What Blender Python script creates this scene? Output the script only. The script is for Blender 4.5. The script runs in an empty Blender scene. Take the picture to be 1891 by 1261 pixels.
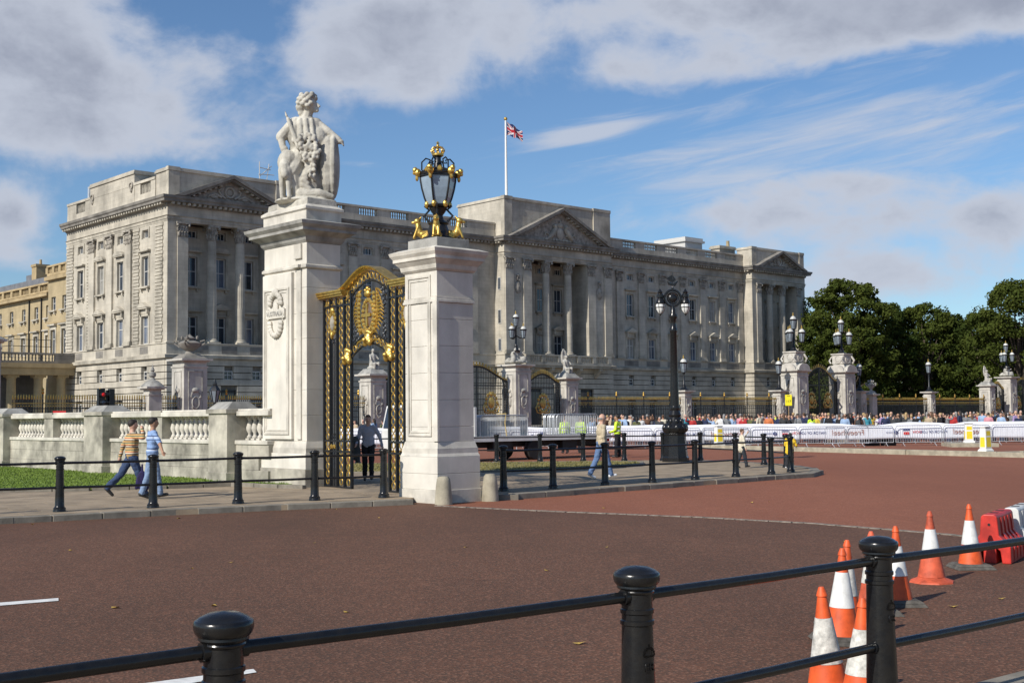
import bpy, bmesh, math, random
import numpy as np
from mathutils import Vector, Matrix, noise
random.seed(11)
SC = bpy.context.scene
COL = SC.collection
R = math.radians
# ---------------------------------------------------------------- camera
FPX, ROLL, PITCH, CAMH = 2290.0, R(.608), R(3.404), 1.85
cam_d = bpy.data.cameras.new('camera')
cam_d.sensor_width = 36.0
cam_d.lens = 36.0 * FPX / 1891.0
cam_d.clip_start, cam_d.clip_end = .05, 6000
cam = bpy.data.objects.new('camera', cam_d)
COL.objects.link(cam)
cam.matrix_world = Matrix.Translation((0, 0, CAMH)) @ Matrix.Rotation(R(90) + PITCH, 4, 'X') @ Matrix.Rotation(-ROLL, 4, 'Z')
SC.camera = cam
# ---------------------------------------------------------------- light
SUN_AZ, SUN_EL = R(42.9), R(35)       # horizontal travel to the right of +Y, height
sun_d = bpy.data.lights.new('sun', 'SUN')
sun_d.energy, sun_d.angle, sun_d.color = 4.9, R(.53), (1, .945, .855)
sun = bpy.data.objects.new('sun', sun_d)
COL.objects.link(sun)
sd = Vector((math.sin(SUN_AZ) * math.cos(SUN_EL), math.cos(SUN_AZ) * math.cos(SUN_EL), -math.sin(SUN_EL)))
sun.rotation_euler = sd.to_track_quat('-Z', 'Y').to_euler()
sun.location = (-60, -60, 80)
SC.view_settings.view_transform = 'Standard'
SC.view_settings.look = 'None'
SC.view_settings.exposure = 0.0
SC.view_settings.gamma = 1.0
SC.view_settings.use_curve_mapping = False
# ---------------------------------------------------------------- sky: daylight sky with drifting cloud, laid out by compass bearing and height
W = bpy.data.worlds.new('World')
SC.world = W
W.use_nodes = True
nt = W.node_tree
nt.nodes.clear()
def N(t, **k):
    n = nt.nodes.new(t)
    for a, b in k.items(): setattr(n, a, b)
    return n
def L(a, b): nt.links.new(a, b)
def mth(op, a, b=None, c=None, clamp=False):
    n = N('ShaderNodeMath', operation=op, use_clamp=clamp)
    for i, x in enumerate((a, b, c)):
        if x is None: continue
        if isinstance(x, (int, float)): n.inputs[i].default_value = x
        else: L(x, n.inputs[i])
    return n.outputs[0]
sky = N('ShaderNodeTexSky', sky_type='NISHITA', sun_disc=False, sun_elevation=SUN_EL, sun_rotation=SUN_AZ + math.pi, altitude=0, air_density=1.0, dust_density=.35, ozone_density=2.2)
tc = N('ShaderNodeTexCoord')
sx = N('ShaderNodeSeparateXYZ'); L(tc.outputs['Generated'], sx.inputs[0])
az = mth('ARCTAN2', sx.outputs[0], sx.outputs[1])
el = mth('ARCSINE', sx.outputs[2])
cmb = N('ShaderNodeCombineXYZ'); L(az, cmb.inputs[0]); L(mth('MULTIPLY', el, 1.5), cmb.inputs[1])
def fbm(scale, detail, rough, off=(0, 0, 0), src=None, dist=0.0):
    mp = N('ShaderNodeMapping'); mp.inputs['Location'].default_value = off
    L(src or cmb.outputs[0], mp.inputs[0])
    n = N('ShaderNodeTexNoise'); n.inputs['Scale'].default_value = scale; n.inputs['Detail'].default_value = detail; n.inputs['Roughness'].default_value = rough; n.inputs['Distortion'].default_value = dist
    L(mp.outputs[0], n.inputs['Vector'])
    return n.outputs['Fac']
n_big = fbm(7.0, 8, .56, (3.1, 1.7, 0), dist=.4)
n_fine = fbm(16, 7, .6, (1.1, 4.2, 2), dist=.2)
# cloud banks: (bearing px, height px, half width, half height, weight) measured against the horizon
def bank(px, py, rx, ry, w, tilt=0.0):
    a0 = math.atan((px - 945.5) / FPX); e0 = math.atan((766 - py + (px - 945) * -.0106) / FPX)
    da = mth('SUBTRACT', az, a0); de = mth('SUBTRACT', el, e0)
    if tilt:
        de2 = mth('SUBTRACT', de, mth('MULTIPLY', da, tilt)); de = de2
    q = mth('ADD', mth('POWER', mth('DIVIDE', da, rx / FPX), 2.0), mth('POWER', mth('DIVIDE', de, ry / FPX), 2.0))
    return mth('MULTIPLY', mth('EXPONENT', mth('MULTIPLY', q, -1.0)), w)
banks = [(90, 95, 220, 130, 1.0), (100, 255, 250, 70, .8), (400, 130, 110, 50, .2), (760, 60, 190, 100, 1.05), (800, 165, 80, 40, .35),
         (1480, 20, 520, 66, 1.0), (1250, 125, 200, 45, .55), (1800, 45, 260, 60, .9), (1400, 405, 240, 55, .66), (1850, 420, 120, 50, .85), (1500, 340, 120, 30, .35),
         (1600, 515, 340, 45, .65), (15, 430, 70, 60, .7), (60, 500, 160, 40, .35), (1650, 350, 190, 35, .38)]
cov = None
for b in banks:
    v = bank(*b); cov = v if cov is None else mth('ADD', cov, v)
# elsewhere round the dome: unseen broken cloud, kept sparse to lower the fill light
inview = mth('EXPONENT', mth('MULTIPLY', mth('POWER', mth('DIVIDE', az, .47), 8.0), -1.0))
infr = mth('MULTIPLY', inview, mth('EXPONENT', mth('MULTIPLY', mth('POWER', mth('DIVIDE', el, .40), 8.0), -1.0)))
cov = mth('ADD', cov, mth('MULTIPLY', mth('SUBTRACT', 1.0, infr), .2))
dens = mth('ADD', cov, mth('MULTIPLY', mth('SUBTRACT', n_big, .5), 1.6))
dens = mth('ADD', dens, mth('MULTIPLY', mth('SUBTRACT', n_fine, .5), .8))
def sstep(x, a, b):
    n = N('ShaderNodeMapRange', interpolation_type='SMOOTHSTEP'); n.inputs['From Min'].default_value = a; n.inputs['From Max'].default_value = b
    L(x, n.inputs['Value']); return n.outputs['Result']
mask = sstep(dens, .22, .72)
core = sstep(dens, .5, 1.25)
# thin high streaks on the right, running up to the right
rt = N('ShaderNodeVectorRotate', rotation_type='Z_AXIS'); rt.inputs['Angle'].default_value = R(-14); L(cmb.outputs[0], rt.inputs['Vector'])
st = N('ShaderNodeMapping'); st.inputs['Scale'].default_value = (1.0, 5.5, 1.0); L(rt.outputs[0], st.inputs[0])
n_st = fbm(6.5, 7, .62, (.4, .2, 0), st.outputs[0], .5)
stc = mth('ADD', bank(1600, 260, 420, 120, .62), mth('ADD', bank(1085, 243, 110, 20, .75, .16), mth('ADD', bank(1230, 350, 260, 50, .35), bank(670, 302, 70, 12, .5, .02))))
stm = mth('MULTIPLY', sstep(mth('ADD', stc, mth('MULTIPLY', mth('SUBTRACT', n_st, .52), 1.5)), .2, .85), .85)
mask_all = mth('MAXIMUM', mask, stm)
mask_all = mth('MULTIPLY', mask_all, .96)
ccol = N('ShaderNodeMix', data_type='RGBA'); ccol.inputs['A'].default_value = (6.2, 6.65, 7.7, 1); ccol.inputs['B'].default_value = (3.5, 3.85, 4.85, 1)
shade = mth('MULTIPLY', core, sstep(n_fine, .3, .72))
L(mth('ADD', mth('MULTIPLY', core, .45), mth('MULTIPLY', shade, .5), clamp=True), ccol.inputs['Factor'])
skyc = N('ShaderNodeMix', data_type='RGBA', blend_type='MULTIPLY'); skyc.inputs['Factor'].default_value = 1.0; skyc.inputs['B'].default_value = (.86, 1.05, 1.24, 1)
L(sky.outputs[0], skyc.inputs['A'])
mx = N('ShaderNodeMix', data_type='RGBA'); L(mask_all, mx.inputs['Factor']); L(skyc.outputs['Result'], mx.inputs['A']); L(ccol.outputs['Result'], mx.inputs['B'])
bg = N('ShaderNodeBackground'); bg.inputs['Strength'].default_value = .09
L(mx.outputs['Result'], bg.inputs['Color'])
wo = N('ShaderNodeOutputWorld'); L(bg.outputs[0], wo.inputs['Surface'])
# ================================================================ helpers
class MB:
    """collects shapes, then links them as ONE mesh object"""
    def __init__(s): s.v = []; s.f = []; s.m = []; s.sm = []
    def _add(s, vs, fs, m=0, sm=False):
        o = len(s.v); s.v += [tuple(p) for p in vs]
        for f in fs: s.f.append(tuple(o + i for i in f)); s.m.append(m); s.sm.append(sm)
        return s
    def box(s, x0, x1, y0, y1, z0, z1, m=0):
        return s._add([(x0,y0,z0),(x1,y0,z0),(x1,y1,z0),(x0,y1,z0),(x0,y0,z1),(x1,y0,z1),(x1,y1,z1),(x0,y1,z1)],
                      [(0,3,2,1),(4,5,6,7),(0,1,5,4),(1,2,6,5),(2,3,7,6),(3,0,4,7)], m)
    def frus(s, c, w0, d0, w1, d1, z0, z1, m=0):
        x, y = c
        return s._add([(x-w0/2,y-d0/2,z0),(x+w0/2,y-d0/2,z0),(x+w0/2,y+d0/2,z0),(x-w0/2,y+d0/2,z0),(x-w1/2,y-d1/2,z1),(x+w1/2,y-d1/2,z1),(x+w1/2,y+d1/2,z1),(x-w1/2,y+d1/2,z1)],
                      [(0,3,2,1),(4,5,6,7),(0,1,5,4),(1,2,6,5),(2,3,7,6),(3,0,4,7)], m)
    def ext(s, pts, vec, m=0):
        n = len(pts); vec = Vector(vec)
        return s._add([Vector(p) for p in pts] + [Vector(p) + vec for p in pts],
                      [tuple(range(n))[::-1], tuple(range(n, 2*n))] + [(i, (i+1) % n, n + (i+1) % n, n + i) for i in range(n)], m)
    def lathe(s, prof, n=16, c=(0,0,0), m=0, sm=True, flute=0.0, sx=1, sy=1):
        vs = []; fs = []
        for r, z in prof:
            for k in range(n):
                a = 2*math.pi*k/n; q = r*(1-flute*(k % 2))
                vs.append((c[0]+q*math.cos(a)*sx, c[1]+q*math.sin(a)*sy, c[2]+z))
        for i in range(len(prof)-1):
            for k in range(n):
                fs.append((i*n+k, i*n+(k+1) % n, (i+1)*n+(k+1) % n, (i+1)*n+k))
        s._add(vs, fs, m, sm)
        o = len(s.v) - len(vs)
        s.f.append(tuple(o+k for k in range(n))[::-1]); s.m.append(m); s.sm.append(False)
        s.f.append(tuple(o+(len(prof)-1)*n+k for k in range(n))); s.m.append(m); s.sm.append(False)
        return s
    def tube(s, pts, r, n=6, m=0, sm=True, closed=False):
        pts = [Vector(p) for p in pts]; k = len(pts)
        rs = r if isinstance(r, (list, tuple)) else [r]*k
        vs = []; fs = []; up0 = None
        for i, p in enumerate(pts):
            if closed: t = pts[(i+1) % k] - pts[i-1]
            else: t = pts[min(i+1, k-1)] - pts[max(i-1, 0)]
            t.normalize()
            a = up0 if up0 is not None else (Vector((0,0,1)) if abs(t.z) < .9 else Vector((1,0,0)))
            x = a - t*a.dot(t)
            if x.length < 1e-5: x = t.orthogonal()
            x.normalize(); y = t.cross(x); up0 = x
            for j in range(n):
                b = 2*math.pi*j/n
                vs.append(p + (x*math.cos(b) + y*math.sin(b))*rs[i])
        for i in range(k if closed else k-1):
            for j in range(n):
                i2 = (i+1) % k
                fs.append((i*n+j, i*n+(j+1) % n, i2*n+(j+1) % n, i2*n+j))
        s._add(vs, fs, m, sm)
        if not closed:
            o = len(s.v)-len(vs)
            s.f.append(tuple(o+j for j in range(n))[::-1]); s.m.append(m); s.sm.append(False)
            s.f.append(tuple(o+(k-1)*n+j for j in range(n))); s.m.append(m); s.sm.append(False)
        return s
    def ball(s, c, r, n=10, h=6, m=0, sm=True):
        rx, ry, rz = r if isinstance(r, (tuple, list)) else (r, r, r)
        vs = [(c[0], c[1], c[2]-rz)]; fs = []
        for i in range(1, h):
            a = -math.pi/2 + math.pi*i/h
            for k in range(n):
                b = 2*math.pi*k/n
                vs.append((c[0]+rx*math.cos(a)*math.cos(b), c[1]+ry*math.cos(a)*math.sin(b), c[2]+rz*math.sin(a)))
        vs.append((c[0], c[1], c[2]+rz)); t = len(vs)-1
        for k in range(n): fs.append((0, 1+(k+1) % n, 1+k)); fs.append((t, 1+(h-2)*n+k, 1+(h-2)*n+(k+1) % n))
        for i in range(h-2):
            for k in range(n): fs.append((1+i*n+k, 1+i*n+(k+1) % n, 1+(i+1)*n+(k+1) % n, 1+(i+1)*n+k))
        return s._add(vs, fs, m, sm)
    def ring(s, c, rad, r, axis='y', n=12, k=5, m=0, sx=1, sz=1):
        pts = []
        for i in range(n):
            a = 2*math.pi*i/n; p, q = rad*math.cos(a)*sx, rad*math.sin(a)*sz
            pts.append((c[0]+p, c[1], c[2]+q) if axis == 'y' else ((c[0], c[1]+p, c[2]+q) if axis == 'x' else (c[0]+p, c[1]+q, c[2])))
        return s.tube(pts, r, k, m, True, True)
    def sweep(s, path, prof, m=0):
        """profile of (outward, z) along a plan polyline, mitred; outward is to the right of travel"""
        n = len(path); P = [Vector((p[0], p[1])) for p in path]; offs = []
        for i in range(n):
            ns = []
            if i > 0: t = (P[i]-P[i-1]).normalized(); ns.append(Vector((t.y, -t.x)))
            if i < n-1: t = (P[i+1]-P[i]).normalized(); ns.append(Vector((t.y, -t.x)))
            if len(ns) == 1: offs.append(ns[0])
            else:
                b = (ns[0]+ns[1]).normalized(); offs.append(b/max(.2, b.dot(ns[0])))
        k = len(prof); vs = []; fs = []
        for i in range(n):
            for o, z in prof: q = P[i]+offs[i]*o; vs.append((q.x, q.y, z))
        for i in range(n-1):
            for j in range(k): fs.append((i*k+j, i*k+(j+1) % k, (i+1)*k+(j+1) % k, (i+1)*k+j))
        fs.append(tuple(range(k))); fs.append(tuple((n-1)*k+j for j in range(k))[::-1])
        return s._add(vs, fs, m)
    def wall(s, a0, a1, z0, z1, d, holes, dep=.4, m=0):
        xs = sorted({a0, a1} | {h[0] for h in holes} | {h[1] for h in holes}); zs = sorted({z0, z1} | {h[2] for h in holes} | {h[3] for h in holes})
        xs = [x for x in xs if a0 <= x <= a1]; zs = [z for z in zs if z0 <= z <= z1]
        for i in range(len(xs)-1):
            for j in range(len(zs)-1):
                cx, cz = (xs[i]+xs[i+1])/2, (zs[j]+zs[j+1])/2
                if any(h[0] < cx < h[1] and h[2] < cz < h[3] for h in holes): continue
                s._add([(xs[i],d,zs[j]),(xs[i+1],d,zs[j]),(xs[i+1],d,zs[j+1]),(xs[i],d,zs[j+1])], [(0,1,2,3)], m)
        for h in holes:
            p = [(h[0],h[2]),(h[1],h[2]),(h[1],h[3]),(h[0],h[3])]
            for i in range(4):
                a, b = p[i], p[(i+1) % 4]
                s._add([(a[0],d,a[1]),(b[0],d,b[1]),(b[0],d+dep,b[1]),(a[0],d+dep,a[1])], [(0,3,2,1)], m)
        return s
    def merge(s, o, M=None):
        M = M or Matrix()
        b = len(s.v); s.v += [tuple(M @ Vector(p)) for p in o.v]
        s.f += [tuple(b+i for i in f) for f in o.f]; s.m += o.m; s.sm += o.sm
        return s
    def mapped(s, fn): s.v = [fn(*p) for p in s.v]; return s
    def swap(s): return s.mapped(lambda x, y, z: (y, x, z))
    def mesh(s, name, mats, fix=True):
        me = bpy.data.meshes.new(name)
        me.from_pydata(s.v, [], s.f)
        mats = mats if isinstance(mats, (list, tuple)) else [mats]
        for q in mats: me.materials.append(q)
        me.polygons.foreach_set('material_index', s.m)
        me.polygons.foreach_set('use_smooth', s.sm)
        if fix:
            bm = bmesh.new(); bm.from_mesh(me); bmesh.ops.recalc_face_normals(bm, faces=bm.faces); bm.to_mesh(me); bm.free()
        if any(s.sm): me.set_sharp_from_angle(angle=R(42))
        me.update()
        return me
    def build(s, name, mats, parent=None, loc=(0,0,0), rz=0.0, bevel=0.0, fix=True):
        return put(name, s.mesh(name, mats, fix), parent, loc, rz, bevel)

def put(name, me, parent=None, loc=(0,0,0), rz=0.0, bevel=0.0):
    o = bpy.data.objects.new(name, me); COL.objects.link(o)
    o.location = loc; o.rotation_euler = (0, 0, rz)
    if parent is not None: o.parent = parent
    if bevel:
        b = o.modifiers.new('bevel', 'BEVEL'); b.width = bevel; b.segments = 2; b.limit_method = 'ANGLE'
    return o
def tag(o, label=None, cat=None, group=None, kind=None):
    if label: o['label'] = label
    if cat: o['category'] = cat
    if group: o['group'] = group
    if kind: o['kind'] = kind
    return o
def thing(name, label, cat, loc=(0,0,0), rz=0.0, group=None):
    o = bpy.data.objects.new(name, None); COL.objects.link(o)
    o.empty_display_size = .2; o.location = loc; o.rotation_euler = (0, 0, rz)
    return tag(o, label, cat, group)
def stuff(o): o['kind'] = 'stuff'; return o
def struct(o): o['kind'] = 'structure'; return o
def copy_tree(o, parent=None):
    c = o.copy(); COL.objects.link(c); c.parent = parent
    for ch in list(o.children): copy_tree(ch, c)
    return c
# palace frame: x along the front, y into the building
PA = R(42.4); PU = Vector((math.cos(PA), math.sin(PA))); PV = Vector((-math.sin(PA), math.cos(PA))); P0 = Vector((-32.34, 116.0))
def PF(x, y, z=0.0): q = P0 + PU*x + PV*y; return (q.x, q.y, z)
def sray(px, py):
    dx = px-945.5; dy = 630.5-py
    xl = dx*math.cos(ROLL)+dy*math.sin(ROLL); yl = -dx*math.sin(ROLL)+dy*math.cos(ROLL)
    return Vector((xl, FPX*math.cos(PITCH)-yl*math.sin(PITCH), FPX*math.sin(PITCH)+yl*math.cos(PITCH)))
def gnd(px, py, z=0.0):                   # the spot on level ground z that a photo point falls on
    d = sray(px, py); t = (z-CAMH)/d.z; return (d.x*t, d.y*t, z)

# ---------------------------------------------------------------- materials
def mat(name, col, rough=.7, var=.0, scale=3.0, metal=0.0, bump=0.0, bscale=None, col2=None, spec=.5, detail=5, stretch=None, streak=0.0, coat=0.0, joints=None):
    m = bpy.data.materials.new(name); m.use_nodes = True
    t = m.node_tree; b = t.nodes['Principled BSDF']
    b.inputs['Roughness'].default_value = rough; b.inputs['Metallic'].default_value = metal
    b.inputs['Specular IOR Level'].default_value = spec; b.inputs['Coat Weight'].default_value = coat
    def nn(ty, **k):
        n = t.nodes.new(ty)
        for a, q in k.items(): setattr(n, a, q)
        return n
    lk = t.links.new
    col = tuple(col)+(1,)
    b.inputs['Base Color'].default_value = col
    if var or col2 or bump or streak or joints:
        g = nn('ShaderNodeNewGeometry'); mp = nn('ShaderNodeMapping'); lk(g.outputs['Position'], mp.inputs[0])
        if stretch: mp.inputs['Scale'].default_value = stretch
        nz = nn('ShaderNodeTexNoise'); nz.inputs['Scale'].default_value = scale; nz.inputs['Detail'].default_value = detail; nz.inputs['Roughness'].default_value = .6
        lk(mp.outputs[0], nz.inputs['Vector'])
        last = None
        if var or col2:
            c2 = tuple(col2)+(1,) if col2 else tuple(max(0, c*(1-var*1.6)) for c in col[:3])+(1,)
            c1 = tuple(min(1, c*(1+var*.5)) for c in col[:3])+(1,)
            mr = nn('ShaderNodeMapRange'); mr.inputs['From Min'].default_value = .32; mr.inputs['From Max'].default_value = .68; lk(nz.outputs['Fac'], mr.inputs['Value'])
            mx_ = nn('ShaderNodeMix', data_type='RGBA'); mx_.inputs['A'].default_value = c1; mx_.inputs['B'].default_value = c2
            lk(mr.outputs[0], mx_.inputs['Factor']); last = mx_.outputs['Result']
        if streak:                       # rain streaks and soot, drawn out downwards
            mp2 = nn('ShaderNodeMapping'); mp2.inputs['Scale'].default_value = (1.1, 1.1, .16); lk(g.outputs['Position'], mp2.inputs[0])
            n2 = nn('ShaderNodeTexNoise'); n2.inputs['Scale'].default_value = 1.3; n2.inputs['Detail'].default_value = 6; n2.inputs['Roughness'].default_value = .65; lk(mp2.outputs[0], n2.inputs['Vector'])
            m2 = nn('ShaderNodeMapRange'); m2.inputs['From Min'].default_value = .48; m2.inputs['From Max'].default_value = .75; m2.inputs['To Max'].default_value = streak; lk(n2.outputs['Fac'], m2.inputs['Value'])
            x2 = nn('ShaderNodeMix', data_type='RGBA'); x2.inputs['A'].default_value = col; x2.inputs['B'].default_value = tuple(c*.34 for c in col[:3])+(1,)
            if last: lk(last, x2.inputs['A'])
            lk(m2.outputs[0], x2.inputs['Factor']); last = x2.outputs['Result']
        h = None
        if joints:                       # fine masonry joints too thin to model at this distance
            ca, sa = math.cos(joints[2]), math.sin(joints[2])
            sp = nn('ShaderNodeSeparateXYZ'); lk(g.outputs['Position'], sp.inputs[0])
            dt = nn('ShaderNodeVectorMath', operation='DOT_PRODUCT'); lk(g.outputs['Position'], dt.inputs[0]); dt.inputs[1].default_value = (ca - sa, sa + ca, 0)
            cb = nn('ShaderNodeCombineXYZ'); lk(dt.outputs['Value'], cb.inputs[0]); lk(sp.outputs[2], cb.inputs[1])
            br = nn('ShaderNodeTexBrick'); lk(cb.outputs[0], br.inputs['Vector']); br.inputs['Scale'].default_value = 1.0
            br.inputs['Brick Width'].default_value = joints[0]; br.inputs['Row Height'].default_value = joints[1]; br.inputs['Mortar Size'].default_value = .012; br.inputs['Mortar Smooth'].default_value = .3
            br.inputs['Color1'].default_value = (1, 1, 1, 1); br.inputs['Color2'].default_value = (.84, .85, .86, 1); br.inputs['Mortar'].default_value = (.55, .53, .5, 1)
            x3 = nn('ShaderNodeMix', data_type='RGBA', blend_type='MULTIPLY'); x3.inputs['Factor'].default_value = joints[3]; x3.inputs['A'].default_value = col
            if last: lk(last, x3.inputs['A'])
            lk(br.outputs['Color'], x3.inputs['B']); last = x3.outputs['Result']
        if last: lk(last, b.inputs['Base Color'])
        if bump:
            n3 = nn('ShaderNodeTexNoise'); n3.inputs['Scale'].default_value = bscale or scale*4; n3.inputs['Detail'].default_value = 4; lk(mp.outputs[0], n3.inputs['Vector'])
            bp = nn('ShaderNodeBump'); bp.inputs['Strength'].default_value = bump; bp.inputs['Distance'].default_value = .02; lk(n3.outputs['Fac'], bp.inputs['Height']); lk(bp.outputs[0], b.inputs['Normal'])
    return m
M = {}
M['palace'] = mat('portland_stone_palace', (.545, .495, .405), .85, .24, .35, streak=.42, joints=(1.3, .42, PA, .55))
M['palace_trim'] = mat('portland_stone_trim', (.50, .455, .37), .85, .3, .5, streak=.5)
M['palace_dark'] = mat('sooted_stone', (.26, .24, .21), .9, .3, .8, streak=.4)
M['palace_carve'] = mat('carved_stone', (.38, .345, .29), .9, .32, 2.2, bump=.5, bscale=9)
M['buff'] = mat('bath_stone', (.44, .35, .205), .85, .15, .5, streak=.3, joints=(1.2, .4, PA, .4))
M['buff_trim'] = mat('bath_stone_trim', (.44, .335, .185), .85, .2, .6, streak=.3)
M['white_stone'] = mat('white_portland_stone', (.68, .64, .56), .8, .14, .9, bump=.18, bscale=30, streak=.3)
M['white_trim'] = mat('white_portland_mouldings', (.64, .60, .52), .8, .22, 1.6, bump=.2, bscale=26, streak=.42)
M['weathered'] = mat('weathered_capping_stone', (.36, .35, .32), .9, .3, 2.0, bump=.2, bscale=20, streak=.35)
M['wall_stone'] = mat('stained_wall_stone', (.47, .435, .36), .85, .42, 1.1, bump=.2, bscale=22, streak=.5)
M['statue'] = mat('statue_stone', (.56, .53, .455), .85, .3, 2.6, bump=.5, bscale=16, streak=.55)
M['glass'] = mat('window_glass', (.045, .06, .085), .08, .5, .22, spec=.7)
M['curtain_glass'] = mat('curtained_window_glass', (.16, .19, .25), .15, .35, .5, spec=.6)
M['blind_glass'] = mat('window_with_blind', (.34, .33, .30), .25, .25, .6)
M['sash'] = mat('white_window_sash', (.52, .51, .48), .6)
M['gold'] = mat('gilding', (.72, .47, .115), .38, .28, 9, metal=.8)
M['gold_dull'] = mat('dull_gilding', (.62, .44, .13), .45, .3, 6, metal=.6)
M['iron'] = mat('black_painted_iron', (.012, .013, .015), .38, .2, 8, spec=.5)
M['bollard'] = mat('black_gloss_post_paint', (.007, .008, .010), .24, .0, 16, bump=.07, bscale=45, spec=.42, col2=(.016, .015, .014), detail=9)
M['lead'] = mat('lead_roof', (.17, .175, .19), .6, .2, 1)
M['road'] = mat('road_red', (.285, .108, .066), .9, .14, .8, bump=.3, bscale=55)
M['foliage_dummy'] = M['lead']
M['pave'] = mat('york_paving', (.33, .255, .172), .85, .24, 1.4, bump=.2, bscale=20)
M['kerb'] = mat('granite_kerb', (.23, .205, .165), .85, .25, 3, bump=.2, bscale=30)
M['conc'] = mat('island_concrete', (.40, .36, .27), .9, .25, 2.5, bump=.25, bscale=22)
M['white_line'] = mat('white_road_paint', (.78, .77, .73), .7, .15, 9)
M['galv'] = mat('galvanised_steel', (.56, .58, .60), .42, .15, 5, metal=.55)
M['banner'] = mat('white_banner_cloth', (.80, .82, .88), .75, .05, 1.5)
M['white_paint'] = mat('white_paint', (.80, .79, .75), .5, .06, 4)
M['yellow'] = mat('yellow_reflector', (.83, .62, .03), .5, .08, 5)
M['hivis'] = mat('high_visibility_yellow', (.62, .90, .04), .65, .06, 6)
M['silver_tape'] = mat('silver_tape', (.75, .76, .76), .35)
M['rubber'] = mat('black_rubber', (.02, .02, .02), .85, .3, 6)
M['black'] = mat('black_print', (.02, .02, .02), .7)
M['orange'] = mat('cone_orange', (.74, .105, .02), .55, .22, 9)
M['orange_old'] = mat('faded_cone_orange', (.66, .115, .05), .65, .3, 8)
M['cone_white'] = mat('cone_reflective_sleeve', (.76, .755, .72), .45, .14, 12)
M['cone_grime'] = mat('grimy_cone_sleeve', (.66, .64, .58), .6, .28, 22)
M['cone_base'] = mat('recycled_rubber_base', (.11, .10, .085), .9, .35, 12)
M['red_plastic'] = mat('red_barrier_plastic', (.58, .03, .018), .5, .25, 6)
M['white_plastic'] = mat('white_barrier_plastic', (.66, .66, .63), .5, .18, 5)
M['red'] = mat('red_print', (.62, .03, .03), .7)
M['navy'] = mat('navy_print', (.03, .05, .2), .7)
M['brown_print'] = mat('brown_print', (.40, .2, .16), .7)
M['signal_red'] = mat('red_signal_lens', (.8, .02, .02), .3)
M['leaf'] = mat('fallen_leaf', (.55, .36, .08), .8, .4, 30)
# ================================================================ ground
def tarmac(name, c1, c2, c3, patch):
    m = bpy.data.materials.new(name); m.use_nodes = True; t = m.node_tree; b = t.nodes['Principled BSDF']; lk = t.links.new
    def nn(ty, **k):
        n = t.nodes.new(ty)
        for a, q in k.items(): setattr(n, a, q)
        return n
    g = nn('ShaderNodeNewGeometry')
    def nz(scale, det, rg=.6, st=(1, 1, 1), rot=0):
        mp = nn('ShaderNodeMapping'); mp.inputs['Scale'].default_value = st; mp.inputs['Rotation'].default_value = (0, 0, rot); lk(g.outputs['Position'], mp.inputs[0])
        n = nn('ShaderNodeTexNoise'); n.inputs['Scale'].default_value = scale; n.inputs['Detail'].default_value = det; n.inputs['Roughness'].default_value = rg; lk(mp.outputs[0], n.inputs['Vector']); return n.outputs['Fac']
    def rng(x, a, b_, t1=1.0):
        n = nn('ShaderNodeMapRange'); n.inputs['From Min'].default_value = a; n.inputs['From Max'].default_value = b_; n.inputs['To Max'].default_value = t1; lk(x, n.inputs['Value']); return n.outputs[0]
    def mix(f, a, c, bt='MIX'):
        n = nn('ShaderNodeMix', data_type='RGBA', blend_type=bt); lk(f, n.inputs['Factor'])
        for k, x in (('A', a), ('B', c)):
            if isinstance(x, tuple): n.inputs[k].default_value = x+(1,)
            else: lk(x, n.inputs[k])
        return n.outputs['Result']
    ag = nn('ShaderNodeTexVoronoi'); ag.inputs['Scale'].default_value = 52; lk(g.outputs['Position'], ag.inputs['Vector'])
    sp = nn('ShaderNodeSeparateColor'); lk(ag.outputs['Color'], sp.inputs[0])
    c = mix(rng(sp.outputs[0], .25, .75), c1, c2)                      # stones of the chipping
    c = mix(rng(sp.outputs[1], .78, .9), c, c3)
    c = mix(rng(nz(.32, 6, .6, (1, .35, 1), R(25)), .42, .72, patch), c, tuple(x*.55 for x in c2))   # worn and oily tracks
    c = mix(rng(nz(2.2, 6), .56, .78, .4), c, tuple(x*1.5 for x in c1))
    c = mix(rng(nz(.11, 4, .55, (1, .22, 1), R(-29)), .46, .6, .5), c, tuple(x*.72 for x in c1))       # lanes polished and darkened by traffic
    c = mix(rng(nz(1.1, 8, .7, (.25, 1.6, 1), R(-30)), .6, .74, .45), c, tuple(x*.5 for x in c2))       # drips and scuffs along the lanes
    wv = nn('ShaderNodeTexVoronoi', feature='DISTANCE_TO_EDGE'); wv.inputs['Scale'].default_value = .16; wv.inputs['Randomness'].default_value = 1.0
    wn = nn('ShaderNodeTexNoise'); wn.inputs['Scale'].default_value = 1.4; wn.inputs['Detail'].default_value = 5; lk(g.outputs['Position'], wn.inputs['Vector'])
    va = nn('ShaderNodeVectorMath', operation='MULTIPLY_ADD'); lk(wn.outputs['Color'], va.inputs[0]); va.inputs[1].default_value = (.9, .9, 0); lk(g.outputs['Position'], va.inputs[2]); lk(va.outputs[0], wv.inputs['Vector'])
    ck = nn('ShaderNodeMapRange'); ck.inputs['From Min'].default_value = .0; ck.inputs['From Max'].default_value = .006; ck.inputs['To Min'].default_value = .12; ck.inputs['To Max'].default_value = 0; lk(wv.outputs['Distance'], ck.inputs['Value'])
    c = mix(ck.outputs[0], c, tuple(x*.35 for x in c2))                                                 # hairline cracks
    lk(c, b.inputs['Base Color']); b.inputs['Roughness'].default_value = .88; b.inputs['Specular IOR Level'].default_value = .3
    bp = nn('ShaderNodeBump'); bp.inputs['Strength'].default_value = .55; bp.inputs['Distance'].default_value = .006; lk(ag.outputs['Distance'], bp.inputs['Height']); lk(bp.outputs[0], b.inputs['Normal'])
    return m
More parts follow.
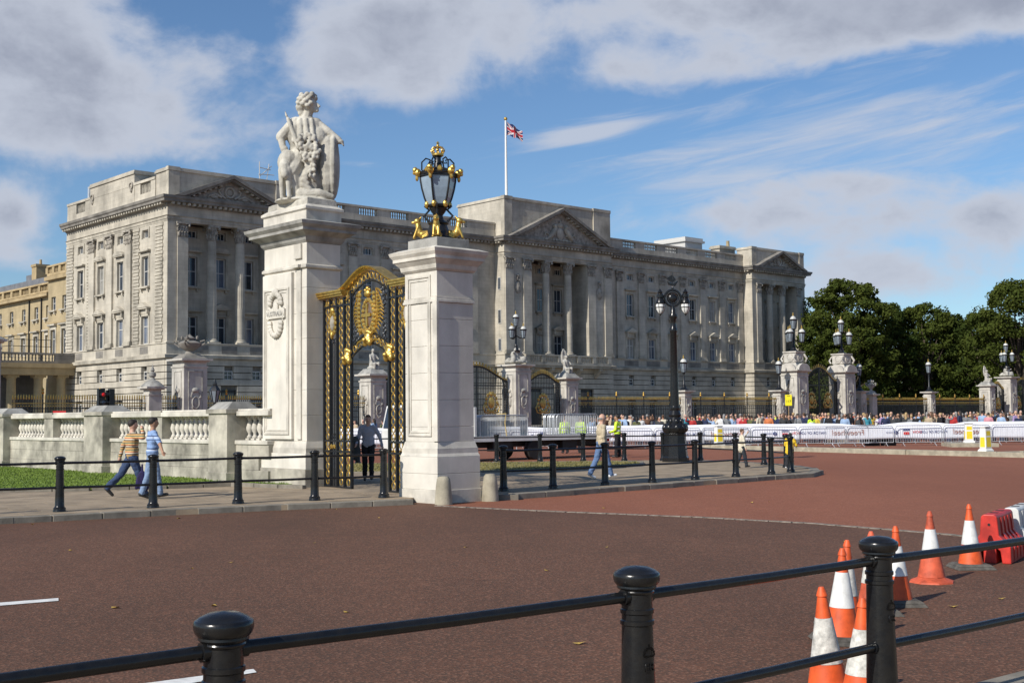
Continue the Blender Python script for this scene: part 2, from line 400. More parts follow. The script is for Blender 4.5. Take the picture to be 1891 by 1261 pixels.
M['road_red'] = tarmac('red_tarmac', (.275, .1, .053), (.215, .077, .043), (.34, .15, .092), .28)
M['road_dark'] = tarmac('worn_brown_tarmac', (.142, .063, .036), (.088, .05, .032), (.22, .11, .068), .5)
def sheet(name, poly, z, m, label=None):
    mb = MB(); mb._add([(p[0], p[1], z) for p in poly], [tuple(range(len(poly)))])
    o = mb.build(name, m, fix=False)
    if o.data.polygons[0].normal.z < 0: o.data.flip_normals()
    return o
def slabpoly(name, poly, z0, z1, m):
    return MB().ext([(p[0], p[1], z0) for p in poly], (0, 0, z1-z0)).build(name, m)
def inside(p, poly):
    r = False; j = len(poly)-1
    for i in range(len(poly)):
        a, b = poly[i], poly[j]
        if (a[1] > p[1]) != (b[1] > p[1]) and p[0] < (b[0]-a[0])*(p[1]-a[1])/(b[1]-a[1])+a[0]: r = not r
        j = i
    return r
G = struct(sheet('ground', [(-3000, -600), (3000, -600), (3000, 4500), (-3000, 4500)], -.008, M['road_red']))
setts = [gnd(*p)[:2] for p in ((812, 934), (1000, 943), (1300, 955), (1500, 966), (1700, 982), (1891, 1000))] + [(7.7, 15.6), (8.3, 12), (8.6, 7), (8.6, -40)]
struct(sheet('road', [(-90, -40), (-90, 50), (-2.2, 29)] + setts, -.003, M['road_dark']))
struct(sheet('forecourt', [PF(*p)[:2] for p in ((-150, -35.4), (260, -35.4), (260, 240), (-150, 240))], -.004, mat('forecourt_gravel', (.20, .175, .145), .95, .2, .6, bump=.2, bscale=40)))
# row of granite setts across the road
mb = MB()
def along(path, step):
    out = []; carry = 0
    for a, b in zip(path, path[1:]):
        a = Vector(a[:2]); b = Vector(b[:2]); l = (b-a).length; t = carry
        while t < l: out.append((a+(b-a)*(t/l), math.atan2((b-a).y, (b-a).x))); t += step
        carry = t-l
    return out
for p, an in along(setts[:8], .22):
    q = MB().box(-.1, .1, -.06, .06, -.02, .006+random.random()*.004)
    mb.merge(q, Matrix.Translation((p.x+random.uniform(-.01, .01), p.y+random.uniform(-.012, .012), 0)) @ Matrix.Rotation(an, 4, 'Z'))
tag(mb.build('granite_setts', mat('granite_setts', (.30, .25, .20), .8, .4, 8)), kind='stuff', label='thin line of grey granite setts across the red road', cat='setts')
# painted lane marks
def mark(px4, label):
    o = sheet('road_marking', [gnd(*p)[:2] for p in px4], .003, M['white_line']); struct(o)
mark([(-60, 1117), (108, 1104), (108, 1109), (-60, 1123)], '')
mark([(262, 1262), (468, 1235), (474, 1241), (300, 1270)], '')
# --- far pavement with its kerb
kerbL = [(-40, 4.2)] + [gnd(*p, .1)[:2] for p in ((0, 957), (283, 943), (500, 933), (752, 923))]
kerbR = [(-.78, 27.45)] + [gnd(*p, .1)[:2] for p in ((930, 914), (1022, 908), (1117, 901), (1205, 895), (1285, 889), (1361, 884), (1425, 879))] + [(8.55, 35.6), (9.1, 36.9), (9.42, 38.6), (9.4, 40.4), (9.0, 42.6), (8.2, 44.8), (7.0, 46.6), (5.6, 47.3), (-13, 47.3)]
x_, y_ = kerbL[-1]
paveP = kerbL + [(x_+.12, y_+1.4), (-1.5, 27.3)] + kerbR + [(-13, 49.5), (-40, 49.5)]
PAVE = struct(slabpoly('pavement', paveP, -.3, .098, M['pave']))
kst = MB().box(-.44, .44, -.15, .15, -.1, .112).mesh('kerb_stone', M['kerb'])
def kerbs(path, parent, zz=0, side=1, mesh=kst, step=.9):
    for p, an in along(path, step):
        d = Vector((math.cos(an), math.sin(an))); nrm = Vector((-d.y, d.x))*side
        q = p + d*(step/2) + nrm*.13
        put('kerb_stone', mesh, parent, (q.x, q.y, zz+random.uniform(-.004, .004)), an+random.uniform(-.006, .006), .012)
kerbs([p for p in kerbL[1:]], PAVE); kerbs(kerbL[:2], PAVE); kerbs(kerbR[:-1], PAVE)
# --- lawns
def lawn_mat(name, c1, c2):
    return mat(name, c1, .9, .0, .9, bump=.6, bscale=70, col2=c2, detail=8)
M['lawn'] = lawn_mat('lawn_green', (.11, .175, .02), (.16, .225, .03)); M['lawn_dry'] = lawn_mat('lawn_dry', (.17, .155, .045), (.24, .205, .075))
PIL = Vector((-5.2, 31.15))                                       # near corner of the statue pier
wall0 = PIL + PV*1.6 + PU*.25
lawnL = [gnd(-40, 904, .17)[:2], gnd(0, 903, .17)[:2], gnd(150, 901, .17)[:2], gnd(300, 897, .17)[:2], gnd(430, 892, .17)[:2], (-5.75, 31.15), tuple(PIL+PV*.8+PU*.4)] + [tuple(wall0+PV*d) for d in (2, 8, 16, 30)] + [(-32, 38)]
LAWN = struct(slabpoly('lawn', lawnL, -.2, .175, M['lawn']))
lawnR = [(-10.5, 40.6), (-6.5, 39), (-2, 38.4), (1, 39.0), (3, 40.6), (4.3, 42.6), (4.5, 44.3), (3.6, 45.2), (-10.5, 45.6)]
LAWN2 = struct(slabpoly('lawn', lawnR, -.2, .15, M['lawn_dry']))
lk_ = MB().box(-.44, .44, -.07, .07, -.1, .195).mesh('kerb_stone', M['kerb'])
kerbs(lawnL[0:6], LAWN, 0, -.6, lk_)
lk2 = MB().box(-.44, .44, -.06, .06, -.1, .16).mesh('kerb_stone', M['kerb'])
kerbs(lawnR[0:8], LAWN2, 0, -.6, lk2); kerbs(lawnR[7:9], LAWN2, 0, -.6, lk2)
def blades(poly, z, n, m, name, label, parent_label):
    mb = MB(); xs = [p[0] for p in poly]; ys = [p[1] for p in poly]; k = 0
    while k < n:
        p = (random.uniform(max(min(xs), -19), max(xs)), random.uniform(min(ys), max(ys)))
        if not inside(p, poly): continue
        k += 1; a = random.random()*6.28; w = .018; h = random.uniform(.025, .06)
        dx, dy = math.cos(a)*w, math.sin(a)*w; l = random.uniform(-.03, .03)
        mb._add([(p[0]-dx, p[1]-dy, z-.005), (p[0]+dx, p[1]+dy, z-.005), (p[0]+l, p[1]+l, z+h)], [(0, 1, 2)])
    tag(mb.build(name, m, fix=False), label, 'grass', kind='stuff')
blades(lawnL, .175, 15000, M['lawn'], 'grass', 'short bright green grass of the lawn before the balustrade', '')
blades(lawnR, .15, 9000, M['lawn_dry'], 'grass', 'dry olive grass strip behind the lantern pier', '')
# --- paving slabs, as far as they can be told apart
slabm = MB().box(-.445, .445, -.365, .365, -.03, .006).mesh('paving_slab', M['pave'])
an = math.atan2(kerbL[3][1]-kerbL[2][1], kerbL[3][0]-kerbL[2][0]); d = Vector((math.cos(an), math.sin(an))); nr = Vector((-d.y, d.x)); o_ = Vector(kerbL[1])
ns = 0
for j in range(0, 24):
    for i in range(-6, 30):
        p = o_ + d*(i*.9 + (.45 if j % 2 else 0)) + nr*(.80 + j*.74)
        if abs(p.x) > p.y*.46 or ns >= 300: continue
        cs = [p+d*a*.45+nr*b*.37 for a in (-1, 1) for b in (-1, 1)]
        if not all(inside(c, paveP) for c in cs) or any(inside(c, lawnL) or inside(c, lawnR) for c in cs): continue
        e = min((Vector(q[0])-p).length for q in along(kerbR[:-1], .5))
        if e < .62 or (p-Vector((-1.7, 27.2))).length < 1.3: continue
        put('paving_slab', slabm, PAVE, (p.x, p.y, .098+random.uniform(-.002, .003)), an); ns += 1
# --- near pavement under the camera
nd = Vector((math.cos(R(38.7)), math.sin(R(38.7)))); nn_ = Vector((-nd.y, nd.x)); NP = Vector((-1.04, 4.48))
ke = NP + nn_*.30
nearP = [tuple(ke-nd*40), tuple(ke+nd*34), tuple(ke+nd*34-nn_*14), tuple(ke-nd*40-nn_*14)]
NPAVE = struct(slabpoly('pavement', nearP, -.3, .098, M['pave']))
kerbs([tuple(ke+nd*-3), tuple(ke+nd*18)], NPAVE, 0, -1)
for i in range(2, 16):
    for j in range(2):
        p = ke + nd*(i*.9+.4*j) - nn_*(.68+.74*j); put('paving_slab', slabm, NPAVE, (p.x, p.y, .098), R(38.7))
# --- traffic islands
islF = [(9.6, 66), (10.1, 65), (13.6, 58.9), (16.4, 53.8), (19.3, 49.4)]
islB = [(x+1.05, y+.62) for x, y in islF]
ISL = struct(slabpoly('traffic_island', islF + islB[::-1], -.2, .17, M['conc']))
km = MB().box(-.72, .72, -.14, .14, -.1, .2).mesh('kerb_stone', M['conc'])
kerbs(islF, ISL, 0, 1, km, 1.47); kerbs([islF[-1], (islB[-1][0]+.2, islB[-1][1]+.1)], ISL, 0, 1, MB().box(-.55, .55, -.14, .14, -.1, .2).mesh('kerb_stone', M['conc']), 1.3)
struct(slabpoly('traffic_island', [(22.3, 63.4), (24.6, 63.0), (25.0, 65.6), (22.7, 66.0)], -.2, .18, M['conc']))
# --- fallen leaves
lm = MB()._add([(-.05, 0, .012), (-.015, -.028, .004), (.05, -.005, .02), (.02, .03, .006), (0, .002, 0.001)], [(0, 1, 4), (1, 2, 4), (2, 3, 4), (3, 0, 4)]).mesh('fallen_leaf', M['leaf'], False)
for px, py in [(213, 1122), (355, 1049), (427, 1038), (1010, 1053), (700, 956), (1116, 938), (580, 1002), (640, 1130), (1420, 926), (1388, 928), (1070, 1188), (395, 1118), (1560, 1000), (1850, 1105), (1760, 1120), (130, 1016), (860, 1010), (1265, 1080), (950, 1140), (60, 968), (330, 957), (620, 940), (1660, 1180), (1120, 1010)]:
    x, y, z = gnd(px, py); o = put('fallen_leaf', lm, None, (x, y, -.002), random.random()*6.28); s = random.uniform(.7, 1.25); o.scale = (s, s, s)
    tag(o, 'small curled yellow leaf fallen on the dark road', 'leaf', 'fallen leaves on the road')
# ================================================================ the palace (frame: x along the front, y into the building)
PAL = thing('palace', 'long grey stone palace front with three pedimented blocks and a lit end wall', 'palace', (P0.x, P0.y, 0), PA)
LEN, DEP = 103.5, 23.2
WP = 1.7                                   # the wings stand this far behind the blocks
CX0, CX1 = 42.7, 61.0
path = [(0, DEP), (0, 0), (13, 0), (13, WP), (CX0, WP), (CX0, 0), (CX1, 0), (CX1, WP), (90.5, WP), (90.5, 0), (LEN, 0), (LEN, DEP)]
path_r = path   # travel south end -> front -> north end; outward is to the right of travel when going -y, +x
def pp(name, mb, m, **k): return mb.build(name, m, PAL, **k)
# sweep takes outward to the right of travel: going from (0,DEP) to (0,0) the right hand is -x
def band(name, prof, m, pth=path): return pp(name, MB().sweep(pth, prof), m)
# ground floor core and rusticated courses
pp('wall', MB().sweep(path, [(-.36, 0), (-.36, 7.6), (-.8, 7.6), (-.8, 0)]), M['palace_dark'])
faces = []            # (kind, a0, a1, plane, holes)
wing_w = [66.35+4.28*k for k in range(6)]; wing_wl = [LEN-x for x in wing_w][::-1]
pil_w = [64.2+4.26*k for k in range(7)]; pil_wl = [LEN-x for x in pil_w][::-1]
pav_w = [3.4, 6.5, 9.6]; pav_wr = [90.5+x for x in pav_w]
side_w = [4.5, 9.97, 14.5, 19.5]
cen_w = [48.9, 51.85, 54.8]
gw = lambda xs, w=.5, z0=5.55, z1=6.45: [(x-w, x+w, z0, z1) for x in xs]
gd = lambda xs, w=.75, z0=.9, z1=3.5: [(x-w, x+w, z0, z1) for x in xs]
segs = [('f', -.06, 13.06, 0, gw(pav_w, .52)+gd([3.4, 9.6])+[(5.6, 7.4, .0, 4.6)]), ('f', 13, CX0, WP, gw(wing_wl)+gd(wing_wl)), ('f', CX0-.06, CX1+.06, 0, [(46.2, 48.6, 0, 4.9), (50.4, 53.3, 0, 5.4), (55.1, 57.5, 0, 4.9)]),
        ('f', CX1, 90.5, WP, gw(wing_w)+gd(wing_w[:2]+wing_w[3:])+[(wing_w[2]-1.1, wing_w[2]+1.1, 0, 4.4)]), ('f', 90.44, LEN+.06, 0, gw(pav_wr)+gd(pav_wr)), ('s', .3, DEP, 0, gw(side_w, .6)+gd(side_w)),
        ('s', .3, WP, 13, []), ('s', .3, WP, CX0, []), ('s', .3, WP, 90.5, [])]
CH = .63
for kind, a0, a1, pl, holes in segs:
    for k in range(12):
        z0, z1 = k*CH+.0, k*CH+CH-.075
        cuts = sorted([(h[0], h[1]) for h in holes if h[2] < z1-.05 and h[3] > z0+.05]); a = a0
        inner = (pl == 13 and kind == 's')
        for c0, c1 in cuts+[(a1, a1)]:
            if c0-a > .05:
                mb = MB()
                if kind == 'f': mb.box(a, c0, pl-.09, pl+.3, z0, z1)
                elif inner: mb.box(12.8, 13.09, a, c0, z0, z1)
                else: mb.box(pl-.09, pl+.3, a, c0, z0, z1)
                pp('stone_course', mb, M['palace'])
            a = c1
# basement plinth and string course, pedestal course
band('plinth', [(.28, -.3), (.28, .55), (.2, .66), (-.3, .66), (-.3, -.3)], M['palace_trim'])
band('string_course', [(.1, 7.5), (.38, 7.58), (.42, 7.88), (.2, 7.95), (-.5, 7.95), (-.5, 7.5)], M['palace_trim'])
band('pedestal_course', [(.12, 7.95), (.12, 8.9), (.2, 8.94), (.2, 9.05), (-.5, 9.05), (-.5, 7.95)], M['palace'])
# upper walls with their window openings
Z1a, Z1b, Z2a, Z2b, Z3a, Z3b = 9.06, 11.75, 14.65, 17.55, 19.35, 20.12
def holes_for(xs, w1=.68, w2=.66, w3=.62): return [h for x in xs for h in ((x-w1, x+w1, Z1a, Z1b), (x-w2, x+w2, Z2a, Z2b), (x-w3, x+w3, Z3a, Z3b))]
WT = 20.5
pp('wall', MB().wall(13, CX0, 9.05, WT, WP, holes_for(wing_wl)), M['palace'])
pp('wall', MB().wall(CX1, 90.5, 9.05, WT, WP, holes_for(wing_w)), M['palace'])
sideH = []
for x in side_w: sideH += holes_for([x], .74, .7, .62)
pp('wall', MB().wall(0, DEP, 9.05, WT, 0, sideH).swap(), M['palace'])
for x0 in (0, 90.5):
    ws = [x0+x for x in pav_w]
    pp('wall', MB().wall(x0+2.1, x0+10.9, 9.05, WT, 1.9, holes_for(ws, .72, .68, .66)), M['palace'])
    pp('corner_pier', MB().box(x0+.005, x0+.95, 0, 1.95, 9.05, WT).box(x0+.95, x0+2.1, .12, 1.95, 9.05, WT), M['palace'])
    pp('corner_pier', MB().box(x0+12.05, x0+12.995, 0, 1.95, 9.05, WT).box(x0+10.9, x0+12.05, .12, 1.95, 9.05, WT), M['palace'])
pp('wall', MB().wall(47.0, 56.6, 9.05, WT, 3.4, holes_for(cen_w, .75, .7, .6), .3), M['palace'])
for a, b in ((CX0, 47.0), (56.6, CX1)):
    pp('corner_pier', MB().box(a+.005, b-.005, .02, 3.4, 9.05, WT), M['palace'])
for x in (13.0, CX1): pp('wall', MB().box(x-.3, x-.004, 1.96 if x == 13 else 3.41, WP+2.2, 9.05, WT), M['palace'])
pp('wall', MB().box(90.51, 90.8, 1.96, WP+.6, 9.05, WT), M['palace'])
# backs of the rooms so that no sky shows through, and the roofs
pp('core', MB().box(.5, LEN-.5, WP+2.6, DEP, .2, 22.6).box(.5, 12.6, 2.7, WP+2.7, .2, 22.6).box(90.9, LEN-.5, 2.7, WP+2.7, .2, 22.6), M['lead'])
pp('roof', MB().box(.2, LEN-.2, WP+.3, DEP-.2, 22.7, 23.0).box(.2, 12.8, .3, WP+.4, 22.7, 23.0).box(90.7, LEN-.2, .3, WP+.4, 22.7, 23.0).box(CX0+.2, CX1-.2, .3, WP+.4, 22.7, 23.0), M['lead'])
# ---- windows: one mesh per kind, shared
def win_parts(w, h, cross, sidew):
    f = MB(); fw = .1; d0, d1 = .2, .3
    f.box(-w, -w+fw, d0, d1, 0, h).box(w-fw, w, d0, d1, 0, h).box(-w+fw, w-fw, d0, d1, 0, fw).box(-w+fw, w-fw, d0, d1, h-fw, h)
    if cross == 'c': f.box(-.05, .05, d0+.01, d1, fw, h-fw).box(-w+fw, -.05, d0+.01, d1, h*.62, h*.62+.09).box(.05, w-fw, d0+.01, d1, h*.62, h*.62+.09)
    elif cross == 's':
        f.box(-.03, .03, d0+.02, d1, fw, h-fw)
        f.box(-w+fw, -.03, d0+.02, d1, h*.5, h*.5+.07).box(.03, w-fw, d0+.02, d1, h*.5, h*.5+.07)
    elif cross == 'a':
        for q in (-w*.33, w*.33): f.box(q-.03, q+.03, d0+.01, d1, fw, h-fw)
    p = MB().box(-w+.02, w-.02, d1-.04, d1-.02, .02, h-.02)
    if sidew: f.swap(); p.swap()
    return f.mesh('window', M['sash']), p.mesh('pane', M['glass'])
def hood_mesh(kind, w, h, sidew):
    mb = MB()
    aw = w+.26
    # architrave round the opening
    mb.box(-aw, -w-.01, -.07, .05, -.02, h+.26).box(w+.01, aw, -.07, .05, -.02, h+.26).box(-w-.01, w+.01, -.07, .05, h+.01, h+.26)
    if kind == 'ped':
        mb.box(-aw-.12, aw+.12, -.42, .03, h+.68, h+.82)
        mb.ext([(-aw-.16, -.48, h+.82), (aw+.16, -.48, h+.82), (0, -.48, h+1.34)], (0, .5, 0))
        mb.box(-aw+.02, aw-.02, -.1, .04, h+.27, h+.67)
        for q in (-aw+.13, aw-.13): mb.box(q-.11, q+.11, -.34, -.11, h+.18, h+.67)
    elif kind == 'seg':
        mb.box(-aw-.1, aw+.1, -.36, .03, h+.5, h+.62)
        n = 8; mb.ext([((-aw-.12)*math.cos(math.pi*i/n), -.4, h+.62+.42*math.sin(math.pi*i/n)) for i in range(n+1)], (0, .42, 0))
        mb.box(-aw+.02, aw-.02, -.08, .04, h+.27, h+.49)
    elif kind == 'flat':
        mb.box(-aw-.14, aw+.14, -.36, .03, h+.46, h+.62).box(-aw-.08, aw+.08, -.26, .03, h+.40, h+.46).box(-aw+.02, aw-.02, -.06, .04, h+.27, h+.39)
    if sidew: mb.swap()
    return mb.mesh('window_hood', M['palace_trim'])
def sill_mesh(w, sidew):
    mb = MB().box(-w-.3, w+.3, -.3, .05, -.2, -.03).box(-w-.1, -w+.14, -.2, .03, -.48, -.2).box(w-.14, w+.1, -.2, .03, -.48, -.2)
    if sidew: mb.swap()
    return mb.mesh('window_sill', M['palace_trim'])
_wc = {}
def window(root, a, d, z, w, h, cross, hood=None, sill=False, sidew=False, pane=None):
    key = (round(w, 3), round(h, 3), cross, sidew)
    if key not in _wc: _wc[key] = win_parts(w, h, cross, sidew)
    f, p = _wc[key]; loc = (d, a, z) if sidew else (a, d, z)
    o = put('window', f, root, loc); q = put('pane', p, o)
    if pane:
        k2 = key+(pane,)
        if k2 not in _wc:
            me = p.copy(); me.materials.clear(); me.materials.append(M[pane]); _wc[k2] = me
        q.data = _wc[k2]
    if hood:
        k2 = (hood,)+key
        if k2 not in _wc: _wc[k2] = hood_mesh(hood, w, h, sidew)
        put('window_hood', _wc[k2], o)
    if sill:
        k2 = ('sill', w, sidew)
        if k2 not in _wc: _wc[k2] = sill_mesh(w, sidew)
        put('window_sill', _wc[k2], o)
    return o
def bay(x, d, w1, w2, w3, h1, h2, sidew=False, p1='curtain_glass'):
    p1 = random.choice(['curtain_glass', 'curtain_glass', 'glass', 'blind_glass']); p2 = random.choice(['glass', 'glass', 'curtain_glass', 'blind_glass'])
    window(PAL, x, d, Z1a, w1, Z1b-Z1a, 'c', h1, False, sidew, p1)
    window(PAL, x, d, Z2a, w2, Z2b-Z2a, 's', h2, True, sidew, p2)
    window(PAL, x, d, Z3a, w3, Z3b-Z3a, 'a', 'none', False, sidew)
for x in wing_wl+wing_w:
    bay(x, WP, .68, .66, .62, 'ped', 'flat')
    window(PAL, x, WP, 5.55, .5, .9, 's')
for x in wing_wl+wing_w[:2]+wing_w[3:]: window(PAL, x, WP, .9, .75, 2.6, 'c')
for x0 in (0, 90.5):
    for i, x in enumerate(pav_w):
        bay(x0+x, 1.9, .72, .68, .66, 'ped' if i == 1 else 'flat', 'seg' if i == 1 else 'flat')
        window(PAL, x0+x, 0, 5.55, .52 if x0 == 0 else .5, .9, 's')
for x in cen_w: bay(x, 3.4, .75, .7, .6, 'ped', 'flat')
for i, y in enumerate(side_w):
    bay(y, 0, .74, .7, .62, 'ped', 'seg' if i in (1, 2) else 'flat', True)
    window(PAL, y, 0, 5.55, .6, .9, 's', None, False, True); window(PAL, y, 0, .9, .75, 2.6, 'c', None, False, True)
for a, b, zt, y in ((5.6, 7.4, 4.6, 0), (46.2, 48.6, 4.9, 0), (50.4, 53.3, 5.4, 0), (55.1, 57.5, 4.9, 0), (wing_w[2]-1.1, wing_w[2]+1.1, 4.4, WP)):
    o = pp('door', MB().box(a+.02, b-.02, y+.22, y+.3, 0, zt-.02), M['iron']); MB().box(a+.25, b-.25, y+.19, y+.215, zt*.55, zt-.3).build('pane', M['glass'], o)
for x in [3.4, 9.6]+pav_wr: window(PAL, x, 0, .9, .75, 2.6, 'c')
# ---- giant order
def leafy(mb, r, z0, z1, n, d0=0.0, square=None):
    for row in range(2):
        za = z0+(z1-z0)*.42*row
        for k in range(n):
            a = 2*math.pi*(k+.5*row)/n
            if square:
                u_ = -square+2*square*((k+.5+.5*row) % n)/n; mb.ball((u_, -d0-.07, za+.22), (square/n*.95, .09, .26), 6, 4); mb.ball((u_, -d0-.16, za+.42), (square/n*.7, .07, .08), 5, 4)
            else:
                mb.ball((math.cos(a)*r*1.06, math.sin(a)*r*1.06, za+.22), (.11, .11, .26), 6, 4); mb.ball((math.cos(a)*r*1.24, math.sin(a)*r*1.24, za+.42), .085, 5, 4)
def capital_col(r):
    mb = MB().lathe([(r*.86, 19.0), (r*.95, 19.06), (r*.84, 19.12), (r*.88, 19.9), (r*1.2, 20.28), (r*1.2, 20.3)], 16)
    mb.box(-r*1.28, r*1.28, -r*1.28, r*1.28, 20.31, 20.497); leafy(mb, r*.9, 19.15, 20.2, 8)
    for sx in (-1, 1):
        for sy in (-1, 1): mb.ball((sx*r*1.08, sy*r*1.08, 20.18), .15, 7, 5)
    return mb.mesh('capital', M['palace_carve'])
def shaft_col(r):
    return MB().lathe([(r, 9.5), (r, 12.6)], 32).lathe([(r, 12.605), (r*.985, 14), (r*.9, 17.5), (r*.86, 19.0)], 40, flute=.07, sm=False).mesh('column', M['palace'])
def base_col(r): return MB().box(-r*1.35, r*1.35, -r*1.35, r*1.35, 9.05, 9.2).lathe([(r*1.3, 9.2), (r*1.34, 9.27), (r*1.28, 9.34), (r*1.1, 9.38), (r*1.16, 9.45), (r*1.02, 9.5)], 24).mesh('column_base', M['palace_trim'])
cr = .5; cm = (shaft_col(cr), base_col(cr), capital_col(cr))
for x, y in [(4.95, .62), (8.05, .62), (95.45, .62), (98.55, .62), (49.9, .5), (53.7, .5)]:
    o = put('column', cm[0], PAL, (x, y, 0)); put('column_base', cm[1], o); put('capital', cm[2], o)
def pilaster_set(hw, t, sidew=False):
    s_ = MB().box(-hw, hw, -t, .03, 9.5, 19.02)
    b_ = MB().box(-hw*1.25, hw*1.25, -t-.15, .03, 9.05, 9.22).box(-hw*1.16, hw*1.16, -t-.1, .03, 9.22, 9.36).box(-hw*1.07, hw*1.07, -t-.05, .03, 9.36, 9.5)
    c_ = MB().box(-hw*.98, hw*.98, -t+.02, .03, 19.02, 20.3).box(-hw*1.3, hw*1.3, -t-.2, .03, 20.31, 20.497); leafy(c_, 0, 19.12, 20.2, 4, t-.04, hw)
    for q in (-1, 1): c_.ball((q*hw*1.08, -t-.1, 20.18), .15, 7, 5)
    if sidew: s_.swap(); b_.swap(); c_.swap()
    return s_.mesh('pilaster', M['palace']), b_.mesh('pilaster_base', M['palace_trim']), c_.mesh('capital', M['palace_carve'])
def pilaster(ms, x, y):
    o = put('pilaster', ms[0], PAL, (x, y, 0)); put('pilaster_base', ms[1], o); put('capital', ms[2], o)
pw = pilaster_set(.55, .22); pc = pilaster_set(.66, .2); psd = pilaster_set(.66, .22, True)
for x in pil_w+pil_wl: pilaster(pw, x, WP)
for x0 in (0, 90.5): pilaster(pw, x0+1.54, .12); pilaster(pw, x0+11.46, .12)
for x in (43.4, 46.3, 57.3, 60.3): pilaster(pc, x, .02)
for y in (8.0, 12.25, 16.5): pilaster(psd, 0, y)
# medallions between the paired pilasters
for x in (44.85, 58.8):
    pp('medallion', MB().lathe([(.0, 0), (.52, 0), (.62, .06), (.5, .12), (.3, .2), (0, .24)], 18).mapped(lambda a, b, c: (x+a*.85, .02-c, 17.0+b*1.25)).ring((x, -.1, 18.0), .22, .07).ball((x, -.1, 18.35), (.3, .14, .18)), M['palace_carve'])
# rusticated strips of the end wall
for y0, y1 in ((.82, 2.5), (5.75, 7.2), (17.3, 18.0), (21.3, 23.15)):
    mb = MB()
    for k in range(34): mb.box(-.1, .02, y0+(.0 if k % 2 else .12), y1-(.0 if k % 2 else .12), 9.12+k*.335, 9.12+k*.335+.27)
    stuff(pp('quoin_stones', mb, M['palace_trim']))
# entablature
band('architrave', [(.02, 20.5), (.06, 20.72), (.1, 20.73), (.1, 20.95), (.2, 21.04), (-.9, 21.04), (-.9, 20.5)], M['palace_trim'])
band('frieze', [(.04, 21.04), (.04, 21.95), (-.7, 21.95), (-.7, 21.04)], M['palace'])
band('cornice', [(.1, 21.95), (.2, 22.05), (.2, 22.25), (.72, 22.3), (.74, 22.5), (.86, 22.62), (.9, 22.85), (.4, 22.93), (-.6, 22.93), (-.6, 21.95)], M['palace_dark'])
mb = MB()
for a, b in zip(path, path[1:]):
    a = Vector(a); b = Vector(b); t = (b-a); l = t.length; t /= l; nr = Vector((t.y, -t.x))
    for k in range(int(l/.55)):
        c = a+t*(.3+k*.55)
        for q in ((.2, .6),):
            p1 = c-t*.14+nr*q[0]; p2 = c+t*.14+nr*q[1]
            mb.box(min(p1.x, p2.x), max(p1.x, p2.x), min(p1.y, p2.y), max(p1.y, p2.y), 22.06, 22.29)
stuff(pp('dentils', mb, M['palace_trim']))
# balustrade over the wings
bal = [(.07, 0), (.09, .05), (.055, .1), (.095, .32), (.06, .55), (.09, .66), (.07, .72)]
def balustrade(x0, x1, y, bays, z0=22.93):
    pp('parapet', MB().box(x0, x1, y, y+.5, z0, z0+.72).box(x0, x1, y-.06, y+.56, z0+1.5, z0+1.72), M['palace'])
    bl = MB(); e = x0
    for b in bays+[None]:
        e1 = b-1.25 if b else x1
        if e1 > e: pp('parapet_pier', MB().box(e, e1, y+.03, y+.47, z0+.72, z0+1.5), M['palace'])
        if b:
            e = b+1.25
            for k in range(8): bl.lathe([(r*1.15, z*1.08) for r, z in bal], 6, (b-1.09+k*.311, y+.25, z0+.72))
    stuff(pp('balusters', bl, M['palace_trim']))
balustrade(13.0, CX0, WP-.1, wing_wl); balustrade(CX1, 90.5, WP-.1, wing_w)
# attics
def attic(name, x0, x1, y0, y1, z1, m):
    mb = MB().box(x0, x1, y0, y1, 22.93, z1-.35).box(x0-.12, x1+.12, y0-.12, y1+.12, z1-.35, z1-.15).box(x0-.04, x1+.04, y0-.04, y1+.04, z1-.15, z1)
    return pp(name, mb, m)
for x0 in (0, 90.5):
    attic('attic', x0+.1, x0+12.9, .12, 2.6, 25.7, M['palace'])
    for a, b in ((x0+.06, x0+1.2), (x0+11.8, x0+12.94)): pp('attic_pier', MB().box(a, b, -.02, .5, 22.93, 25.33).box(a-.05, b+.05, -.07, .45, 25.36, 25.74), M['palace_trim'])
attic('attic', CX0+.1, CX1-.1, .12, 8.5, 27.7, M['palace'])
for a, b in ((CX0+.06, CX0+1.3), (57.9, CX1-.06)): pp('attic_pier', MB().box(a, b, -.03, .6, 22.93, 27.33).box(a-.06, b+.06, -.09, .55, 27.36, 27.75), M['palace_trim'])
# end-wall parapet
pp('parapet', MB().box(.0, .5, 2.6, DEP, 22.93, 23.75).box(-.05, .55, 2.6, DEP+.02, 24.85, 25.1).box(.02, .48, 20.9, DEP, 23.75, 24.85).box(.02, .48, 17.3, 18.6, 23.75, 24.85).box(.02, .48, 5.8, 7.0, 23.75, 24.85).box(.02, .48, 2.6, 3.6, 23.75, 24.85), M['palace'])
mb = MB()
for y0 in (3.75, 18.75):
    for k in range(7): mb.lathe([(r*1.1, z*1.5) for r, z in bal], 6, (.25, y0+.1+k*.3, 23.75))
stuff(pp('balusters', mb, M['palace_trim']))
pp('attic', MB().box(-.03, 3, 7.0, 17.3, 22.93, 26.0).box(-.15, 3.1, 6.9, 17.4, 26.0, 26.2).box(-.07, 3, 6.95, 17.35, 26.2, 26.4), M['palace'])
for y in (7.6, 16.7): pp('scroll', MB().ring((-.1, y, 24.9), .34, .09, 'x').ball((-.08, y, 24.5), (.1, .22, .3)), M['palace_carve'])
